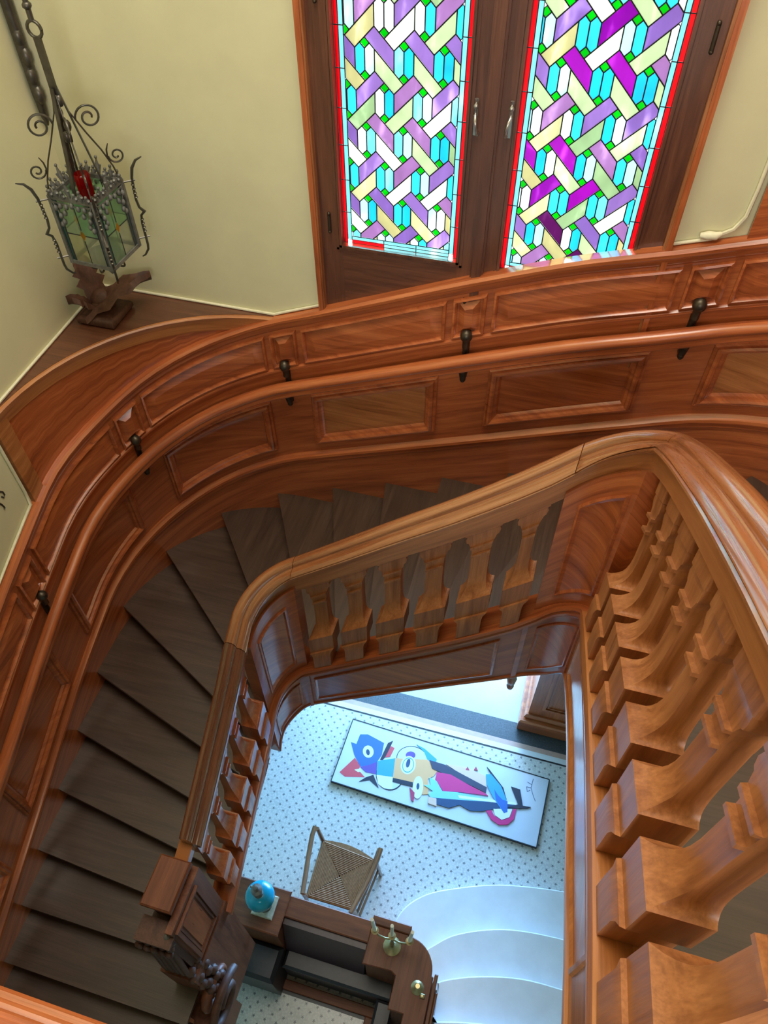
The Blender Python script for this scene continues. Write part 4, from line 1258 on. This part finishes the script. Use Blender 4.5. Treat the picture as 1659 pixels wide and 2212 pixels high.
for s, (p, q, r_) in enumerate((((-1.185, 1.835), (-1.162, 1.59), (-1.11, 1.30)), ((-0.588, 1.815), (-0.618, 1.55), (-0.69, 1.27)))):
    zr = -6.85
    m = MB()
    m.tube([(*p, zr + 0.01), ((p[0] * 2 + q[0]) / 3 + (-0.008 if s == 0 else 0.004), (p[1] * 2 + q[1]) / 3, zr), (*q, zr - 0.005), ((q[0] + r_[0]) / 2, (q[1] + r_[1]) / 2, zr), (*r_, zr + 0.01)], [0.02, 0.021, 0.021, 0.021, 0.02], 8)
    m.obj('side_rail', WSTOOL, sto, smooth=60)
    a, b = (sq[0], sq[3]) if s == 0 else (sq[1], sq[2])
    for c_, pr, dx in ((a, p, 0.02), (b, r_, 0.0)):
        sg = -1 if s == 0 else 1
        m = MB().tube([(pr[0] * 0.7 + c_.x * 0.3, pr[1] * 0.75 + c_.y * 0.25, zr), (c_.x + 0.01 * sg, c_.y, zs - 0.03), (c_.x + 0.055 * sg, c_.y, ZF)], [0.017, 0.021, 0.017], 8)
        m.obj('leg', WSTOOL, sto, smooth=60)
    for z, mt in ((zs - 0.14, 0.0), (zs - 0.27, 0.0)):
        k = 0.01 + 0.045 * (zs - z) / 0.45
        sg = -1 if s == 0 else 1
        MB().tube([(a.x + k * sg, a.y, z), (b.x + k * sg, b.y, z)], 0.012, 8).obj('stretcher', WSTOOL, sto, smooth=60)
    MB().tube([(a.x, a.y, zs - 0.015), (b.x, b.y, zs - 0.015)], 0.016, 8).obj('seat_bar', WSTOOL, sto, smooth=60)

# ================================================================ HALL: unframed painting lying on the floor
pc = [(-1.264, 3.122), (0.766, 3.037), (0.739, 2.373), (-1.284, 2.451)]
pt = thing('floor_painting', (-0.26, 2.75, ZF), 'long unframed abstract painting in blue, red and orange lying flat on the hall floor', 'painting')
zc_ = ZF + 0.028
MB().prism(pc, ZF + 0.001, zc_).obj('canvas', CANVAS, pt)
edge = MB()
DKB = flat('paint_black', (0.012, 0.013, 0.02))
cc = [Vector(p) for p in pc]
ctr = sum(cc, Vector((0, 0))) / 4
for i in range(4):
    a, b = cc[i], cc[(i + 1) % 4]
    edge.bar((a.x, a.y, zc_ - 0.012), (b.x, b.y, zc_ - 0.012), 0.03, 0.009)
edge.obj('canvas_edge', DKB, pt)
# crop coordinates of the photo study -> canvas plane
TL, TR, BR, BL = (255, 105), (1548, 505), (1465, 960), (110, 510)
def solve8(src, dst):
    A = []
    for (x, y), (u, v) in zip(src, dst):
        A.append([x, y, 1, 0, 0, 0, -u * x, -u * y, u])
        A.append([0, 0, 0, x, y, 1, -v * x, -v * y, v])
    n = 8
    for i in range(n):
        p = max(range(i, n), key=lambda r: abs(A[r][i]))
        A[i], A[p] = A[p], A[i]
        for r in range(n):
            if r != i:
                f = A[r][i] / A[i][i]
                A[r] = [a - f * b for a, b in zip(A[r], A[i])]
    return [A[i][n] / A[i][i] for i in range(n)]
HH = solve8([TL, TR, BR, BL], pc)
def cv(x, y):
    w = HH[6] * x + HH[7] * y + 1
    return ((HH[0] * x + HH[1] * y + HH[2]) / w, (HH[3] * x + HH[4] * y + HH[5]) / w)
layer = [0]
def paint(name, col, pts, round_=True):
    layer[0] += 1
    z = zc_ + 0.0006 + 0.00025 * layer[0]
    P = smooth_poly(pts + [pts[0]], 4)[:-1] if round_ else pts
    q = [cv(*p) for p in P]
    if parea(q) < 0:
        q = q[::-1]
    m = MB().rings([[(x, y, zc_ - 0.002) for x, y in q], [(x, y, z) for x, y in q]])
    m.obj(name, flat('paint', col), pt)
def ell(cx, cy, rx, ry, ang=0, n=20):
    a = radians(ang)
    return [(cx + rx * cos(t) * cos(a) - ry * sin(t) * sin(a), cy + rx * cos(t) * sin(a) + ry * sin(t) * cos(a)) for t in [2 * pi * i / n for i in range(n)]]
BLK, BLU, CYA, RED, ORA, WHT, VIO, MAG, NAV, PCH = (0.01, 0.012, 0.03), (0.03, 0.12, 0.42), (0.04, 0.30, 0.62), (0.60, 0.06, 0.08), (0.72, 0.36, 0.15), (0.72, 0.76, 0.80), (0.12, 0.06, 0.30), (0.60, 0.02, 0.16), (0.015, 0.05, 0.13), (0.70, 0.46, 0.34)
paint('painted_red_beak', RED, [(265, 358), (165, 452), (200, 482), (330, 486), (290, 440), (300, 410)], False)
paint('painted_white_patch', WHT, [(262, 436), (300, 428), (310, 448), (285, 452)], False)
paint('painted_blue_head', BLU, [(240, 255), (275, 268), (300, 205), (350, 205), (455, 262), (440, 340), (410, 385), (340, 412), (300, 415), (262, 340)], False)
paint('painted_eye_white', WHT, ell(352, 318, 35, 40, -10))
paint('painted_eye_dark', NAV, ell(350, 322, 12, 20, -10))
paint('painted_black_bar', BLK, [(515, 246), (480, 262), (428, 372), (445, 375), (470, 345)], False)
paint('painted_red_bar', RED, [(500, 282), (524, 295), (495, 352), (462, 356)], False)
paint('painted_violet_patch', VIO, [(410, 384), (405, 466), (335, 452), (300, 418), (360, 405)], False)
paint('painted_black_shape', BLK, [(290, 515), (335, 487), (385, 470), (420, 558), (360, 505)], False)
paint('painted_hoop', BLK, ell(495, 470, 92, 102))
paint('painted_hoop_field', (0.56, 0.60, 0.64), ell(495, 470, 86, 96))
paint('painted_cyan_block', CYA, [(410, 380), (528, 362), (520, 486), (406, 470)], False)
paint('painted_pale_block', WHT, [(406, 472), (508, 488), (508, 566), (455, 560), (415, 530)], False)
paint('painted_big_hoop', BLK, ell(640, 370, 106, 86, 15))
paint('painted_big_hoop_field', (0.60, 0.70, 0.72), ell(640, 370, 101, 81, 15))
paint('painted_blue_arc', CYA, [(668, 272), (720, 300), (800, 370), (790, 400), (740, 380), (715, 320)], False)
paint('painted_orange_body', ORA, [(528, 362), (740, 372), (770, 400), (800, 452), (780, 480), (740, 500), (745, 560), (745, 600), (705, 602), (702, 520), (640, 520), (512, 490)], False)
paint('painted_black_keel', BLK, [(512, 492), (640, 520), (650, 552), (510, 518)], False)
paint('painted_violet_cap', VIO, ell(628, 342, 32, 24))
paint('painted_ring', WHT, ell(612, 408, 48, 60, 14))
paint('painted_ring_edge', CYA, ell(612, 408, 38, 50, 14))
paint('painted_ring_white', WHT, ell(612, 408, 33, 44, 14))
paint('painted_ring_eye', NAV, ell(612, 395, 13, 30, 14))
paint('painted_grey_hoop', WHT, ell(676, 555, 34, 74, 4))
paint('painted_grey_hoop_eye', NAV, ell(676, 548, 10, 22, 4))
paint('painted_crimson_flag', (0.42, 0.03, 0.09), [(622, 555), (655, 590), (648, 648), (632, 640)], False)
paint('painted_peach_strip', PCH, [(860, 402), (1000, 428), (1120, 480), (1130, 555), (1050, 520), (960, 470)], False)
paint('painted_dark_band', (0.035, 0.035, 0.07), [(752, 375), (850, 405), (960, 465), (1130, 556), (1125, 592), (985, 525), (770, 432)], False)
paint('painted_magenta_wedge', MAG, [(800, 455), (890, 470), (1020, 545), (1125, 600), (1140, 612), (960, 588), (840, 580), (790, 500)], False)
for px in (1003, 1058):
    paint('painted_small_mark', (0.45, 0.05, 0.10), [(px, 418), (px + 12, 445), (px - 14, 440)], False)
paint('painted_navy_hull', NAV, [(790, 605), (960, 630), (1200, 645), (1420, 690), (1400, 698), (1210, 695), (1100, 715), (1020, 712), (950, 672), (880, 692), (800, 668)], False)
paint('painted_light_feathers', (0.22, 0.55, 0.75), [(750, 490), (800, 515), (835, 580), (930, 588), (1170, 640), (1170, 655), (960, 640), (760, 622), (745, 600), (775, 580), (715, 540), (760, 540)], False)
paint('painted_white_streak', WHT, [(940, 608), (1060, 625), (1330, 660), (1330, 676), (1080, 645), (950, 628)], False)
paint('painted_peach_foot', PCH, [(745, 618), (798, 630), (798, 680), (742, 660)], False)
paint('painted_wheel', MAG, [(1125, 712), (1160, 708), (1180, 745), (1230, 778), (1285, 760), (1305, 705), (1328, 702), (1312, 770), (1270, 806), (1210, 806), (1160, 770)], False)
paint('painted_wheel_white', WHT, [(1175, 700), (1185, 742), (1230, 774), (1282, 756), (1300, 704)], False)
paint('painted_tail_block', (0.02, 0.02, 0.04), [(1292, 552), (1352, 572), (1370, 680), (1424, 690), (1350, 700), (1270, 690), (1340, 672)], False)
paint('painted_blue_fin', CYA, [(1125, 470), (1160, 470), (1225, 540), (1260, 640), (1268, 720), (1245, 730), (1170, 620), (1130, 540)], False)
paint('painted_fin_edge', BLK, [(1130, 420), (1148, 440), (1240, 560), (1262, 640), (1225, 550), (1160, 472)], False)
paint('painted_fin_heart', BLU, [(1180, 570), (1205, 610), (1235, 640), (1268, 650), (1268, 722), (1245, 728), (1190, 640)], False)
sg_ = MB()
for a, b in (((1440, 500), (1425, 560)), ((1425, 560), (1440, 612)), ((1395, 552), (1425, 560)), ((1400, 520), (1432, 540)), ((1440, 612), (1455, 650)), ((1395, 552), (1400, 585)), ((1400, 585), (1420, 575))):
    (x0, y0), (x1, y1) = cv(*a), cv(*b)
    sg_.bar((x0, y0, zc_), (x1, y1, zc_), 0.002, 0.006)
sg_.obj('painted_flourish', flat('paint', (0.10, 0.13, 0.22)), pt)
